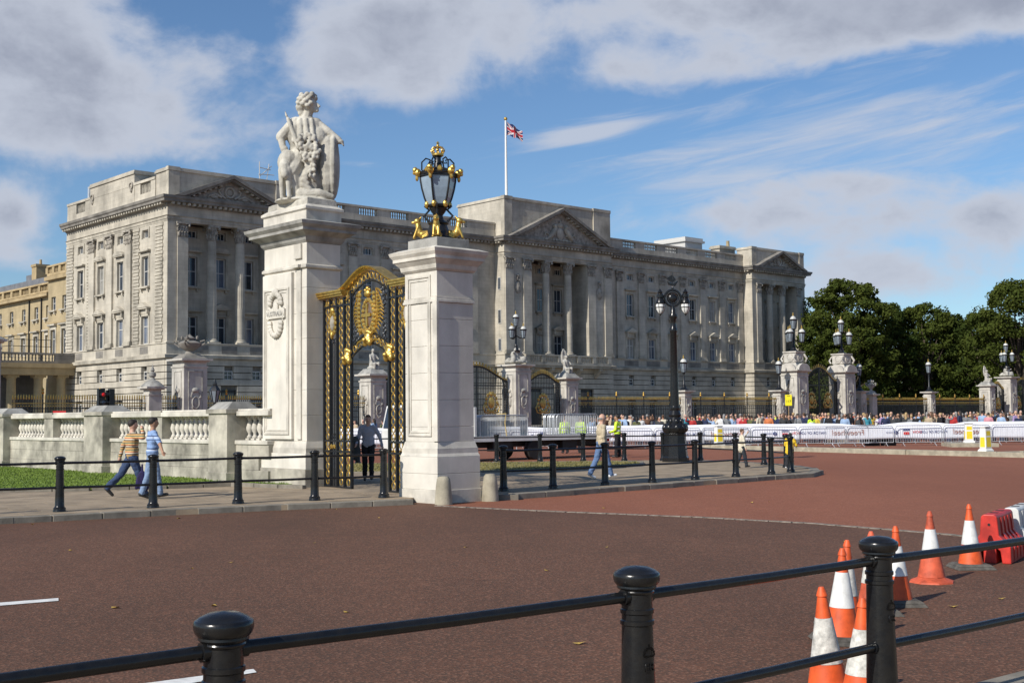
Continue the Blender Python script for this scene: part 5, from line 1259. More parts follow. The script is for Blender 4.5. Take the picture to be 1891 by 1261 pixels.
for sx in (-1, 1):
    for k in range(11):
        zz = CZ-.55+k*.115; rr = .05+.02*(k % 2)
        MB().ring((CX+sx*(.62+.06*math.sin(k*1.1)), .01, zz), rr, .012, n=10, k=4).tube([(CX+sx*(.62+.06*math.sin(k*1.1)), .01, zz+rr), (CX+sx*.75, .01, zz+.09), (CX+sx*.86, .01, zz+.02)], .011, 4).build('scroll', M['iron'], T)
    for k in range(5): MB().tube([(CX+sx*(.1+.16*k), .015, lz(CX+sx*(.1+.16*k))+.26), (CX+sx*(.14+.16*k), .015, CZ-.2+.1*k)], .009, 4).build('bar', M['iron'], T)
    sp = MB().tube([(CX+sx*.08, -.03, CZ-.5), (CX+sx*.36, -.05, CZ-.3), (CX+sx*.46, -.05, CZ+.1), (CX+sx*.4, -.05, CZ+.58)], [.035, .045, .045, .02], 6)
    for k in range(13):
        t = k/12; bz = CZ-.42+t*.98; bx = CX+sx*(.3+.16*math.sin(math.pi*t*.8)); L_ = .3*math.sin(math.pi*(.15+.8*t))
        sp.tube([(bx, -.05, bz), (bx+sx*L_*.6, -.06, bz+.03), (bx+sx*L_, -.04, bz-.05)], [.03, .028, .008], 5)
    for k in range(9): t = k/8; sp.ball((CX+sx*(.33+.05*math.sin(3*t)), -.09, CZ-.35+t*.85), (.055, .05, .06), 6, 4)
    sp.build('palm_spray', M['gold'], T)
    MB().ring((CX+sx*.78, 0, CZ+.55), .09, .016).ring((CX+sx*.78, 0, CZ+.36), .07, .016).ring((CX+sx*.8, 0, CZ-.5), .09, .016).ring((CX+sx*.8, 0, CZ-.68), .07, .016).tube([(CX+sx*.1, 0, CZ-.62), (CX+sx*.4, 0, CZ-.55), (CX+sx*.68, 0, CZ-.6)], .02, 5).build('scroll', M['iron'], T)
    MB().tube([(CX+sx*.12, -.03, CZ-.66), (CX+sx*.3, -.04, CZ-.58), (CX+sx*.48, -.04, CZ-.62), (CX+sx*.6, -.03, CZ-.7)], .022, 5).build('gilded_scroll', M['gold'], T); MB().tube([(CX+sx*.35, -.03, CZ+.62), (CX+sx*.5, -.04, CZ+.58), (CX+sx*.62, -.03, CZ+.48)], .022, 5).build('gilded_scroll', M['gold'], T)
# ================================================================ black post and rail fences
PH = 1.07
pprof = [(.125, 0), (.125, .03), (.115, .05), (.118, .075), (.1, .09), (.088, .12), (.084, .3), (.076, .6), (.0715, .80), (.078, .805), (.078, .822), (.0715, .827), (.071, .85), (.077, .855), (.077, .872), (.071, .877), (.07, .94), (.077, .945), (.08, .952), (.077, .958), (.084, .962), (.091, .97), (.09, .979), (.094, .982), (.102, .992), (.1065, 1.004), (.1075, 1.02), (.105, 1.032), (.1, 1.037), (.097, 1.0375), (.085, 1.047), (.055, 1.06), (.0, 1.066)]
POSTM = MB().lathe(pprof, 28).mesh('post', M['bollard'])
POSTF = MB().lathe(pprof, 16).mesh('post', M['bollard'])
def fence(pts, z, label, mesh=POSTF, r=.025, n=8, ends=None, crest=False):
    p0 = pts[0]
    T = thing('post_and_rail_fence', label, 'railing', (p0[0], p0[1], z), 0)
    for i, p in enumerate(pts):
        o = put('post', mesh, T, (p[0]-p0[0], p[1]-p0[1], 0), i*.7)
        if crest:
            me = text_mesh('ER', .055, M['bollard'], .003); a = R(-52)
            me.transform(Matrix.Translation((.0755*math.cos(a), .0755*math.sin(a), .62)) @ Matrix.Rotation(a+R(90), 4, 'Z') @ Matrix.Rotation(R(90), 4, 'X'))
            c = put('cypher', me, o, (0, 0, 0), -i*.7)
            q = MB()
            for k in range(9): b = math.pi*k/8; q.ball((.03*math.cos(b), .0, .675+.03*math.sin(b)), .007, 5, 4)
            q.box(-.03, .03, -.004, .004, .664, .673).box(-.004, .004, -.004, .004, .70, .722)
            q.mapped(lambda x, y, zz: (.0745*math.cos(a)-x*math.sin(a), .0745*math.sin(a)+x*math.cos(a), zz)); q.build('crown', M['bollard'], o, (0, 0, 0), -i*.7)
    for a, b in zip(pts, pts[1:]):
        for zz in (.93, .463):
            A = Vector((a[0]-p0[0], a[1]-p0[1], zz)); B = Vector((b[0]-p0[0], b[1]-p0[1], zz)); d_ = (B-A).normalized()
            A2, B2 = A+d_*.06, B-d_*.06
            rail = MB().tube([A2, (A2+B2)/2-Vector((0, 0, .004)), B2], r, n)
            for q, s_ in ((A2, 1), (B2, -1)): rail.tube([q, q+d_*s_*.028], r*1.38, n)
            rail.build('rail', M['bollard'], T)
    return T
near_pts = [tuple(NP+nd*1.96*k) for k in range(-1, 7)]
near_pts[2] = (.555, 5.69)
fence(near_pts, .098, 'black post and rail fence in the foreground along the bottom of the photo', POSTM, .0255, 12, crest=True)
fence([(-13.4, 21.5), (-11.85, 22.35), (-10.27, 23.1), (-8.68, 23.84), (-7.11, 24.59), (-5.65, 25.57), (-4.2, 26.32), (-2.81, 27.0)], .1, 'black post and rail fence along the far pavement left of the gate')
fence([(-.23, 28.81), (.94, 29.6), (2.26, 30.72), (3.54, 31.76), (4.8, 32.9), (6.1, 34.15), (7.31, 35.3), (8.13, 36.5)], .1, 'black post and rail fence along the kerb right of the lantern pier')
fence([(8.68, 39.6), (8.4, 41.7), (7.8, 43.7), (6.95, 46.2), (5.6, 46.55), (4.15, 46.5), (2.62, 46.6), (1.0, 46.45), (-.62, 46.5), (-2.3, 46.5), (-4, 46.5), (-5.8, 46.5), (-7.6, 46.5)], .1, 'black post and rail fence behind the dry lawn, before the lorry')
# ================================================================ tall lamp post
T = thing('lamp_post', 'tall black lamp post with two white lanterns and a ship finial', 'lamp post', (5.95, 45.6, .1), R(4))
MB().lathe([(.5, 0), (.5, .14), (.46, .2), (.43, .5), (.4, .95), (.42, 1.0), (.38, 1.05)], 8, sm=False).build('pedestal', M['bollard'], T)
mb = MB().lathe([(.38, 1.04), (.44, 1.12), (.46, 1.22), (.38, 1.34), (.3, 1.42), (.26, 1.5), (.2, 1.62), (.24, 1.7), (.2, 1.78), (.16, 1.86), (.19, 1.95), (.17, 2.02)], 16)
for k in range(8): a = 2*math.pi*k/8; mb.ball((.36*math.cos(a), .36*math.sin(a), 1.22), (.13, .13, .17), 8, 6).ball((.27*math.cos(a), .27*math.sin(a), 1.45), (.07, .07, .12), 7, 5)
mb.build('foliage_base', M['bollard'], T)
MB().lathe([(.165, 2.0), (.15, 3.0), (.115, 4.7), (.14, 4.76), (.14, 4.86), (.11, 4.92), (.1, 5.2), (.15, 5.27), (.16, 5.36), (.1, 5.45), (.08, 5.7)], 16).build('column', M['bollard'], T)
mb = MB().ring((0, 0, 6.0), .3, .045, n=24, k=6).ring((0, 0, 6.0), .2, .03, n=20, k=5).ball((0, 0, 6.0), (.17, .06, .17)).box(-.03, .03, -.03, .03, 5.68, 5.72)
for sx in (-1, 1): mb.tube([(sx*.3, 0, 5.95), (sx*.38, 0, 6.14), (sx*.47, 0, 6.2), (sx*.47, 0, 6.1)], .03, 6).tube([(sx*.28, 0, 6.1), (sx*.42, 0, 6.0), (sx*.47, 0, 6.03)], .022, 5)
mb.build('ring_bracket', M['bollard'], T)
mb = MB().lathe([(.03, 6.3), (.05, 6.36), (.03, 6.42)], 8)
mb.ext([(-.2, -.05, 6.62), (-.14, -.05, 6.47), (.08, -.05, 6.43), (.2, -.05, 6.6), (.17, -.05, 6.64), (.04, -.05, 6.53), (-.1, -.05, 6.55)], (0, .1, 0)).tube([(0, 0, 6.45), (0, 0, 6.95)], .014, 5)
mb.ext([(-.02, -.01, 6.86), (-.24, -.01, 6.72), (-.06, -.01, 6.6), (.03, -.01, 6.6)], (0, .02, 0)).ext([(.02, -.008, 6.84), (.13, -.008, 6.68), (.03, -.008, 6.6)], (0, .016, 0)).build('ship_finial', M['bollard'], T)
opal = mat('opal_glass', (.80, .80, .77), .25, .05, 5)
for sx in (-1, 1):
    x = sx*.47
    L1 = MB().lathe([(.0, 6.36), (.03, 6.32), (.06, 6.27), (.1, 6.22), (.08, 6.17), (.13, 6.12), (.13, 6.03), (.1, 6.0), (.17, 5.86), (.18, 5.8), (.17, 5.78)][::-1], 14, (x, 0, 0)).lathe([(.0, 5.33), (.03, 5.38), (.05, 5.42)], 10, (x, 0, 0))
    for k in range(6):
        a = 2*math.pi*k/6; L1.tube([(x+r*math.cos(a), r*math.sin(a), z) for r, z in ((.17, 5.79), (.175, 5.68), (.14, 5.54), (.05, 5.42))], .01, 4)
    L1.ring((x, 0, 5.66), .175, .012, 'z', 16, 4); lo = L1.build('lantern', M['bollard'], T)
    MB().lathe([(.04, 5.42), (.1, 5.48), (.145, 5.57), (.165, 5.68), (.16, 5.785)], 14, (x, 0, 0)).build('globe', opal, lo)
# ================================================================ traffic cones and barriers by the near kerb
def cone(x, y, label, sleeve='cone_white', body='orange', base='square', s_=1.0, tilt=(0, 0), rz=0, band=(.28, .56)):
    T = thing('traffic_cone', label, 'traffic cone', (x, y, -.003), rz, 'orange and white traffic cones on the road'); T.rotation_euler = (tilt[0], tilt[1], rz); T.scale = (s_,)*3
    rr = lambda z: .135-(z-.06)*.135*.86/.69
    if base == 'square':
        MB().frus((0, 0), .46, .46, .40, .40, 0, .035).build('base', M['cone_base'], T, bevel=.01)
        MB().frus((0, 0), .40, .40, .33, .33, .036, .06).build('foot', M['cone_base'], T)
    else: MB().lathe([(.24, 0), (.235, .015), (.17, .04), (.14, .062)], 8).build('base', M[body], T)
    MB().lathe([(rr(.06)+.006, .06), (rr(band[0]), band[0])], 24).build('cone', M[body], T); MB().lathe([(rr(band[1]), band[1]), (rr(.69), .69), (rr(.69)+.007, .695), (rr(.72)+.005, .72), (rr(.74)-.004, .75)], 24).build('tip', M[body], T)
    MB().lathe([(rr(band[0])+.003, band[0]+.001), (rr(band[1])+.003, band[1]-.001)], 24).build('sleeve', M[sleeve], T)
cone(1.98, 7.95, 'grimy cone with scuffed white sleeve, lowest left of the cluster', 'cone_grime', 'orange', 'round', tilt=(.02, -.05))
cone(2.08, 7.6, 'cone just left of the right foreground post, lowest in the photo', 'cone_grime', 'orange', 'round', .97, tilt=(0, .04))
cone(2.64, 10.15, 'tall clean cone behind the two lowest cones', tilt=(0, .03)); cone(2.84, 10.8, 'cone half hidden behind the tall clean cone', 'cone_grime', tilt=(0, .05))
cone(3.3, 11.55, 'cone mostly hidden by the right foreground post, left of it', 'cone_grime', 'orange_old'); cone(3.68, 12.05, 'cone on a black base just right of the right foreground post')
cone(4.53, 13.6, 'faded red cone with flared round foot, third from the red barrier', 'cone_white', 'orange_old', 'round', 1.02); cone(5.38, 14.75, 'clean cone on a wide black base beside the red barrier')
def water_barrier(x, y, rz, m, label):
    T = thing('plastic_barrier', label, 'barrier', (x, y, -.003), rz)
    T.scale = (.93,)*3; l = 1.1; prof = [(-.26, 0), (-.26, .22), (-.12, .38), (-.1, .62), (.1, .62), (.12, .38), (.26, .22), (.26, 0)]
    b = MB().ext([(p, 0, z) for p, z in [(-.26, 0), (-.26, .22), (-.12, .36), (-.10, .60), (-.07, .63), (.07, .63), (.10, .60), (.12, .36), (.26, .22), (.26, 0), (.15, 0), (.13, .16), (.08, .2), (.08, 0), (-.08, 0), (-.08, .2), (-.13, .16), (-.15, 0)]], (0, l, 0)).build('body', M[m], T, bevel=.012)
    rb = MB()
    for k in range(4):
        yy = .2+k*.23
        for s_ in (-1, 1): rb.ext([(s_*.265, yy, .03), (s_*.275, yy, .2), (s_*.135, yy, .38), (s_*.115, yy, .58), (s_*.10, yy, .58), (s_*.12, yy, .37), (s_*.25, yy, .2)], (0, .09, 0))
    for k, nm in enumerate(range(1)): rb.build('ribs', M[m], T)
    MB().box(-.05, .05, .3, .42, .631, .634).box(-.05, .05, .68, .8, .631, .634).lathe([(.018, -.004), (.018, .001)], 10).mapped(lambda a, b_, c: (a, b_, c) if c > .1 else (a, c, .5+b_)).build('filler_caps', M['rubber'], T)
water_barrier(5.78, 15.2, R(-32), 'red_plastic', 'red plastic road barrier at the right edge'); water_barrier(6.45, 16.2, R(-32), 'white_plastic', 'white plastic road barrier behind the red one')
# ================================================================ crowd barriers and banner
BL, BH = 2.48, 1.08
def rr_pts(x0, x1, z0, z1, r):
    out = []
    for cx, cz, a0 in ((x1-r, z1-r, 0), (x0+r, z1-r, 90), (x0+r, z0+.02, 180), (x1-r, z0+.02, 270)):
        for k in range(5):
            a = R(a0+k*22.5); q = r if a0 < 180 else .02; xx = cx+(q*math.cos(a) if a0 < 180 else (-(r-.02) if a0 == 180 else (r-.02))+q*math.cos(a)); out.append((xx, 0, cz+q*math.sin(a)))
    return out
fm = MB().tube(rr_pts(-BL/2, BL/2, .2, BH, .16), .02, 6, closed=True).mesh('frame', M['galv'])
bm2 = MB()
for k in range(1, 19): x = -BL/2+BL*k/19; bm2.tube([(x, 0, .22), (x, 0, BH-.01 if 1 < k < 18 else BH-.06)], .0075, 4)
bm2 = bm2.mesh('bars', M['galv'])
ft = MB()
for sx in (-1, 1): ft.tube([(sx*.85, 0, .2), (sx*.85, -.05, .12), (sx*.85, -.3, .0)], .017, 5).tube([(sx*.85, 0, .2), (sx*.85, .05, .12), (sx*.85, .3, .0)], .017, 5)
ft = ft.mesh('feet', M['galv'])
def barrier(loc, rz, label, group, feet=True, rx=0, kind='crowd_barrier'):
    T = thing(kind, label, 'barrier', loc, rz, group); T.rotation_euler = (rx, 0, rz)
    put('frame', fm, T); stuff(put('bars', bm2, T))
    if feet: put('feet', ft, T)
    return T
ordn = ['first', 'second', 'third', 'fourth', 'fifth', 'sixth', 'seventh', 'eighth', 'ninth', 'tenth', 'eleventh', 'twelfth', 'thirteenth', 'fourteenth', 'fifteenth', 'sixteenth', 'seventeenth', 'eighteenth', 'nineteenth', 'twentieth', 'twenty-first', 'twenty-second', 'twenty-third', 'twenty-fourth', 'twenty-fifth', 'twenty-sixth', 'twenty-seventh', 'twenty-eighth', 'twenty-ninth', 'thirtieth']
BY = 66.6; nb = 0
for k in range(15):
    x = -9.3+k*2.585
    if 0.2 < x < 2.9: lab = None
    barrier((x, BY+random.uniform(-.05, .05), -.008), random.uniform(-.02, .02), f'grey crowd barrier before the white banner, {ordn[k]} from the left of the row', 'crowd barriers in front of the banner')
barrier((17.6, BY-1.1, -.008), R(12), 'crowd barrier standing slightly out of line below the word Freewheel', 'crowd barriers in front of the banner')
barrier((11.3, BY-1.0, -.008), R(-14), 'crowd barrier standing askew beside the left traffic bollard', 'crowd barriers in front of the banner')
def cloth(x0, x1, y, z0, zt, label, amp):
    n = int((x1-x0)/.16); mb = MB(); nz = 7
    for i in range(n+1):
        x = x0+(x1-x0)*i/n
        for j in range(nz):
            t = j/(nz-1); top = zt(x); z = z0(x)*(1-t)+top*t
            mb.v.append((x, y+amp*noise.noise((x*.9, z*2.2, 3.1))+amp*.6*noise.noise((x*3.1, z*.8, 9.0))*t, z))
    for i in range(n):
        for j in range(nz-1): mb.f.append((i*nz+j, (i+1)*nz+j, (i+1)*nz+j+1, i*nz+j+1)); mb.m.append(0); mb.sm.append(True)
    o = mb.build('banner', M['banner'], None, fix=False); o.modifiers.new('thick', 'SOLIDIFY').thickness = .012
    return tag(o, label, 'banner')
BN = cloth(-10.4, 30, BY+.14, lambda x: .37+.02*math.sin(x*1.3), lambda x: 1.06+.025*math.sin(x*2.4)+.02*noise.noise((x*.7, 0, 0)), 'long white printed banner hung along the front row of barriers', .018)
def tops(x):
    t = (x*2290/72.0+945); g_ = 1.2+.05*noise.noise((x*.55, 2, 0))
    for c, w, dp in ((1590, 42, .16), (1745, 16, .1), (1020, 40, .1)): g_ -= dp*math.exp(-((t-c)/w)**2)
    return g_
cloth(-10.5, 32, BY+4.6, lambda x: .35, tops, 'slack white sheeting draped over the back row of barriers', .09)
for k in range(16):
    barrier((-9+k*2.6, BY+4.9, -.008), random.uniform(-.02, .02), f'crowd barrier behind the slack sheeting, {ordn[k]} from the left', 'crowd barriers of the back row')
def print_on(me, x, z, name='lettering'):
    me.transform(Matrix.Translation((x, BY+.105, z)) @ Matrix.Rotation(R(90), 4, 'X')); put(name, me, BN)
per = 6.5
for k in range(-3, 3):
    o = 14.05+k*per
    def X(px): return o+(px-1431)*(BY/2290.)*1.0
    if X(1431) < -10 or X(1612) > 31: continue
    print_on(text_mesh('MAYOR OF LON', .2, M['navy'], .001, True), X(1500), .73); print_on(text_mesh('DON', .2, M['red'], .001, True), X(1470), .73)
    print_on(text_mesh('Freewheel', .42, M['brown_print'], .001, True), X(1566), .73); print_on(text_mesh('HOVIS', .17, M['brown_print'], .001, True), X(1602), .76) if False else None
    rb = MB().box(X(1445), X(1455), BY+.095, BY+.1, .6, .74); rb.build('print_block', M['red'], BN)
    MB().box(X(1443), X(1457), BY+.095, BY+.1, .82, .85).box(X(1444), X(1456), BY+.095, BY+.1, .88, .91).build('print_line', M['navy'], BN)
    MB().ring((X(1431), BY+.1, .72), .085, .018, n=16, k=4).box(X(1431)-.12, X(1431)+.12, BY+.085, BY+.1, .7, .74).build('roundel', M['navy'], BN)
    MB().box(X(1412), X(1425), BY+.095, BY+.1, .70, .715).box(X(1412), X(1425), BY+.095, BY+.1, .74, .755).build('print_line', M['navy'], BN)
# illuminated traffic bollards on the islands
def tbollard(x, y, z, label, rz=0):
    T = thing('traffic_bollard', label, 'traffic bollard', (x, y, z), rz, 'white and yellow traffic bollards')
    MB().box(-.26, .26, -.2, .2, 0, .08).frus((0, 0), .5, .38, .42, .3, .08, .14).build('base', M['white_paint'], T, bevel=.01)
    MB().frus((0, 0), .42, .3, .38, .27, .141, .94).build('shell', M['white_paint'], T, bevel=.03)
    MB().frus((0, 0), .36, .25, .34, .23, .942, .985).box(-.2, .2, -.145, .145, .985, 1.03).build('cap', M['white_plastic'], T, bevel=.015)
    MB()._add([(-.15, -.152, .2), (.15, -.152, .2), (.14, -.142, .6), (-.14, -.142, .6)], [(0, 1, 2, 3)])._add([(-.14, -.1415, .66), (.14, -.1415, .66), (.13, -.139, .85), (-.13, -.139, .85)], [(0, 1, 2, 3)]).build('yellow_panel', M['yellow'], T, fix=False)
    MB()._add([(.212, -.11, .2), (.212, .11, .2), (.203, .1, .6), (.203, -.1, .6)], [(0, 1, 2, 3)])._add([(-.212, -.11, .2), (-.212, .11, .2), (-.203, .1, .6), (-.203, -.1, .6)], [(0, 1, 2, 3)]).build('yellow_panel', M['yellow'], T, fix=False)
tbollard(19.1, 50.3, .17, 'white and yellow bollard on the near end of the long island', R(35)); tbollard(23.6, 64.4, .18, 'white and yellow bollard on the small far island', R(-6)); tbollard(10.75, 65.0, .17, 'white and yellow bollard partly behind barriers, left end of the island', R(25))
# dark cases behind the barriers
for x, y, lb in ((19.45, 67.4, 'dark box lying on the road behind the front barriers, the left one'), (20.3, 67.3, 'dark box lying on the road behind the front barriers, the right one')):
    T = thing('equipment_case', lb, 'case', (x, y, -.008), R(random.uniform(-15, 15)), 'dark cases behind the barriers')
    MB().box(-.36, .36, -.22, .22, .02, .34).build('body', M['rubber'], T, bevel=.03); MB().box(-.37, .37, -.23, .23, .341, .42).build('lid', M['rubber'], T, bevel=.03); MB().tube([(-.12, -.24, .3), (-.1, -.28, .3), (.1, -.28, .3), (.12, -.24, .3)], .015, 5).build('handle', M['galv'], T)
# ================================================================ flatbed lorry with stacked barriers
ta = R(39); TK = thing('flatbed_lorry', 'white flatbed lorry loaded with crowd barriers behind the pier', 'lorry', (.95, 52.0, -.008), ta)   # x towards the tail, away to the right
M['deck'] = mat('lorry_deck', (.50, .45, .36), .8, .3, 2.5); M['lorry_white'] = mat('lorry_white', (.72, .72, .69), .45, .12, 1.2); M['chassis'] = mat('lorry_chassis', (.025, .025, .026), .7, .3, 3)
MB().box(-4.0, 4.3, .0, 2.3, .86, .98).build('deck', M['deck'], TK, bevel=.01)
MB().box(-4.0, 4.3, -.03, .0-.001, .80, 1.02).build('side_rail', M['lorry_white'], TK)
MB().box(-3.2, -3.08, .02, 2.28, .98, 2.2).build('headboard', M['lorry_white'], TK, bevel=.01)
MB().box(-5.9, 4.1, .45, .65, .55, .85).box(-5.9, 4.1, 1.6, 1.8, .55, .85).box(-2.2, -1.2, .1, .5, .4, .8).box(1.6, 2.4, .12, .45, .42, .8).build('chassis', M['chassis'], TK)
MB().box(4.15, 4.3, .1, 2.2, .45, .62).build('rear_bar', M['chassis'], TK); 
for y in (.25, 2.05): MB().box(4.3, 4.33, y-.15, y+.15, .68, .8).build('tail_light', M['signal_red'], TK)
cb = MB().ext([(-6.2, .05, .5), (-6.2, .05, 1.3), (-5.95, .05, 2.3), (-4.3, .05, 2.35), (-4.3, .05, .5)], (0, 2.2, 0)).build('cab', M['lorry_white'], TK, bevel=.05)
MB().ext([(-6.0, .04, 1.45), (-5.85, .04, 2.1), (-5.0, .04, 2.1), (-5.0, .04, 1.45)], (0, .012, 0)).build('side_window', M['glass'], cb); MB().ext([(-6.19, .2, 1.4), (-5.99, .2, 2.2), (-5.99, 2.1, 2.2), (-6.19, 2.1, 1.4)], (-.012, 0, 0)).build('windscreen', M['glass'], cb)
MB().box(-5.02, -4.99, .035, .05, .7, 2.2).build('door_seam', M['chassis'], cb)
for x, y in ((0, .18), (0, 2.1), (-5.2, .2), (-5.2, 2.08)):
    w = thing('wheel', None, None); w.parent = TK; w.location = (x, y, .42); w.rotation_euler = (R(90), 0, 0)
    t_ = MB().lathe([(.25, -.15), (.38, -.15), (.42, -.1), (.42, .1), (.38, .15), (.25, .15)], 28); to = t_.build('tyre', M['rubber'], w)
    MB().lathe([(.0, .06), (.1, .08), (.13, .05), (.22, .06), (.255, .13), (.255, -.13), (.0, -.13)], 20).build('rim', M['lorry_white'], w)
MB().tube([(.56*math.cos(R(a)), .05, .44+.56*math.sin(R(a))) for a in range(10, 171, 16)], .02, 5).build('mudguard', M['chassis'], TK)
def on_lorry(x, y, z): q = Vector((.95, 52.0)) + Vector((math.cos(ta), math.sin(ta)))*x + Vector((-math.sin(ta), math.cos(ta)))*y; return (q.x, q.y, z)
for k in range(10):
    barrier(on_lorry(-1.6+.015*k, .1+k*.07, .78), ta+.0, f'grey barrier in the front stack on the lorry, {ordn[k]} from the near side', 'barriers stacked on the lorry', False)
for k in range(8):
    barrier(on_lorry(2.5+.04*k, .15+k*.16, .8), ta+random.uniform(-.05, .05), f'grey barrier in the looser rear stack on the lorry, {ordn[k]} from the near side', 'barriers stacked on the lorry', False)
MB().tube([(-1.55, -.015, .9), (-1.6, .05, 1.55), (-1.5, .1, 1.93), (-1.4, .8, 1.9)], .022, 5).build('strap', mat('tan_strap', (.5, .38, .16), .8), TK)
# ================================================================ behind the balustrade: signals, lantern, red board
T = thing('traffic_signal', 'black traffic signals with one red lens above the balustrade wall', 'traffic light', (-15.9, 48.0, -.008), R(20))
MB().lathe([(.057, 0), (.057, 3.0)], 10, (.2, 0, 0)).build('pole', M['iron'], T)
for x, rz in ((-.02, 20), (.36, -75)):
    h_ = MB().box(-.13, .13, -.1, .1, 2.05, 3.05).build('signal_head', M['iron'], T, (x, 0, 0), R(rz), .015)
    for k, m in enumerate(('glass', 'glass', 'signal_red')):
        MB().lathe([(.09, 0), (.09, .16)], 12).mapped(lambda a, b, c: (a, -.1-c, 2.22+k*.3+b)).build('visor', M['iron'], h_)
        MB().lathe([(.08, 0), (.05, .02), (0, .03)], 12).mapped(lambda a, b, c: (a, -.255-c, 2.22+k*.3+b)).build('lens', M[m], h_)
T = thing('street_lantern', 'small black lantern standing before the railings left of the statue pier', 'lantern', (-14.4, 60.0, -.008), 0)
MB().lathe([(.14, 0), (.08, .2), (.05, .4), (.045, 2.5), (.1, 2.55), (.05, 2.62)], 10).build('post', M['iron'], T); MB().lathe([(.12, 2.65), (.26, 3.2)], 6, sm=False).build('pane', M['lamp_glass'], T); fr = MB().lathe([(.28, 3.2), (.2, 3.35), (.1, 3.45), (.12, 3.5), (.03, 3.75)], 6)
for k in range(6): a = 2*math.pi*k/6; fr.tube([(.12*math.cos(a), .12*math.sin(a), 2.65), (.265*math.cos(a), .265*math.sin(a), 3.2)], .025, 4)
fr.build('lantern_frame', M['iron'], T)
x, y, z = -21.9, 60.0, 0
T = thing('red_board', 'small red panel just showing above the balustrade at far left', 'sign', (x, y, -.008), R(10))
MB().box(-.3, .3, -.02, .02, 1.5, 2.3).build('panel', M['red'], T); MB().box(-.28, -.22, -.05, -.02, 0, 2.2).build('leg', M['galv'], T); MB().box(.22, .28, -.05, -.02, 0, 2.2).build('leg', M['galv'], T)
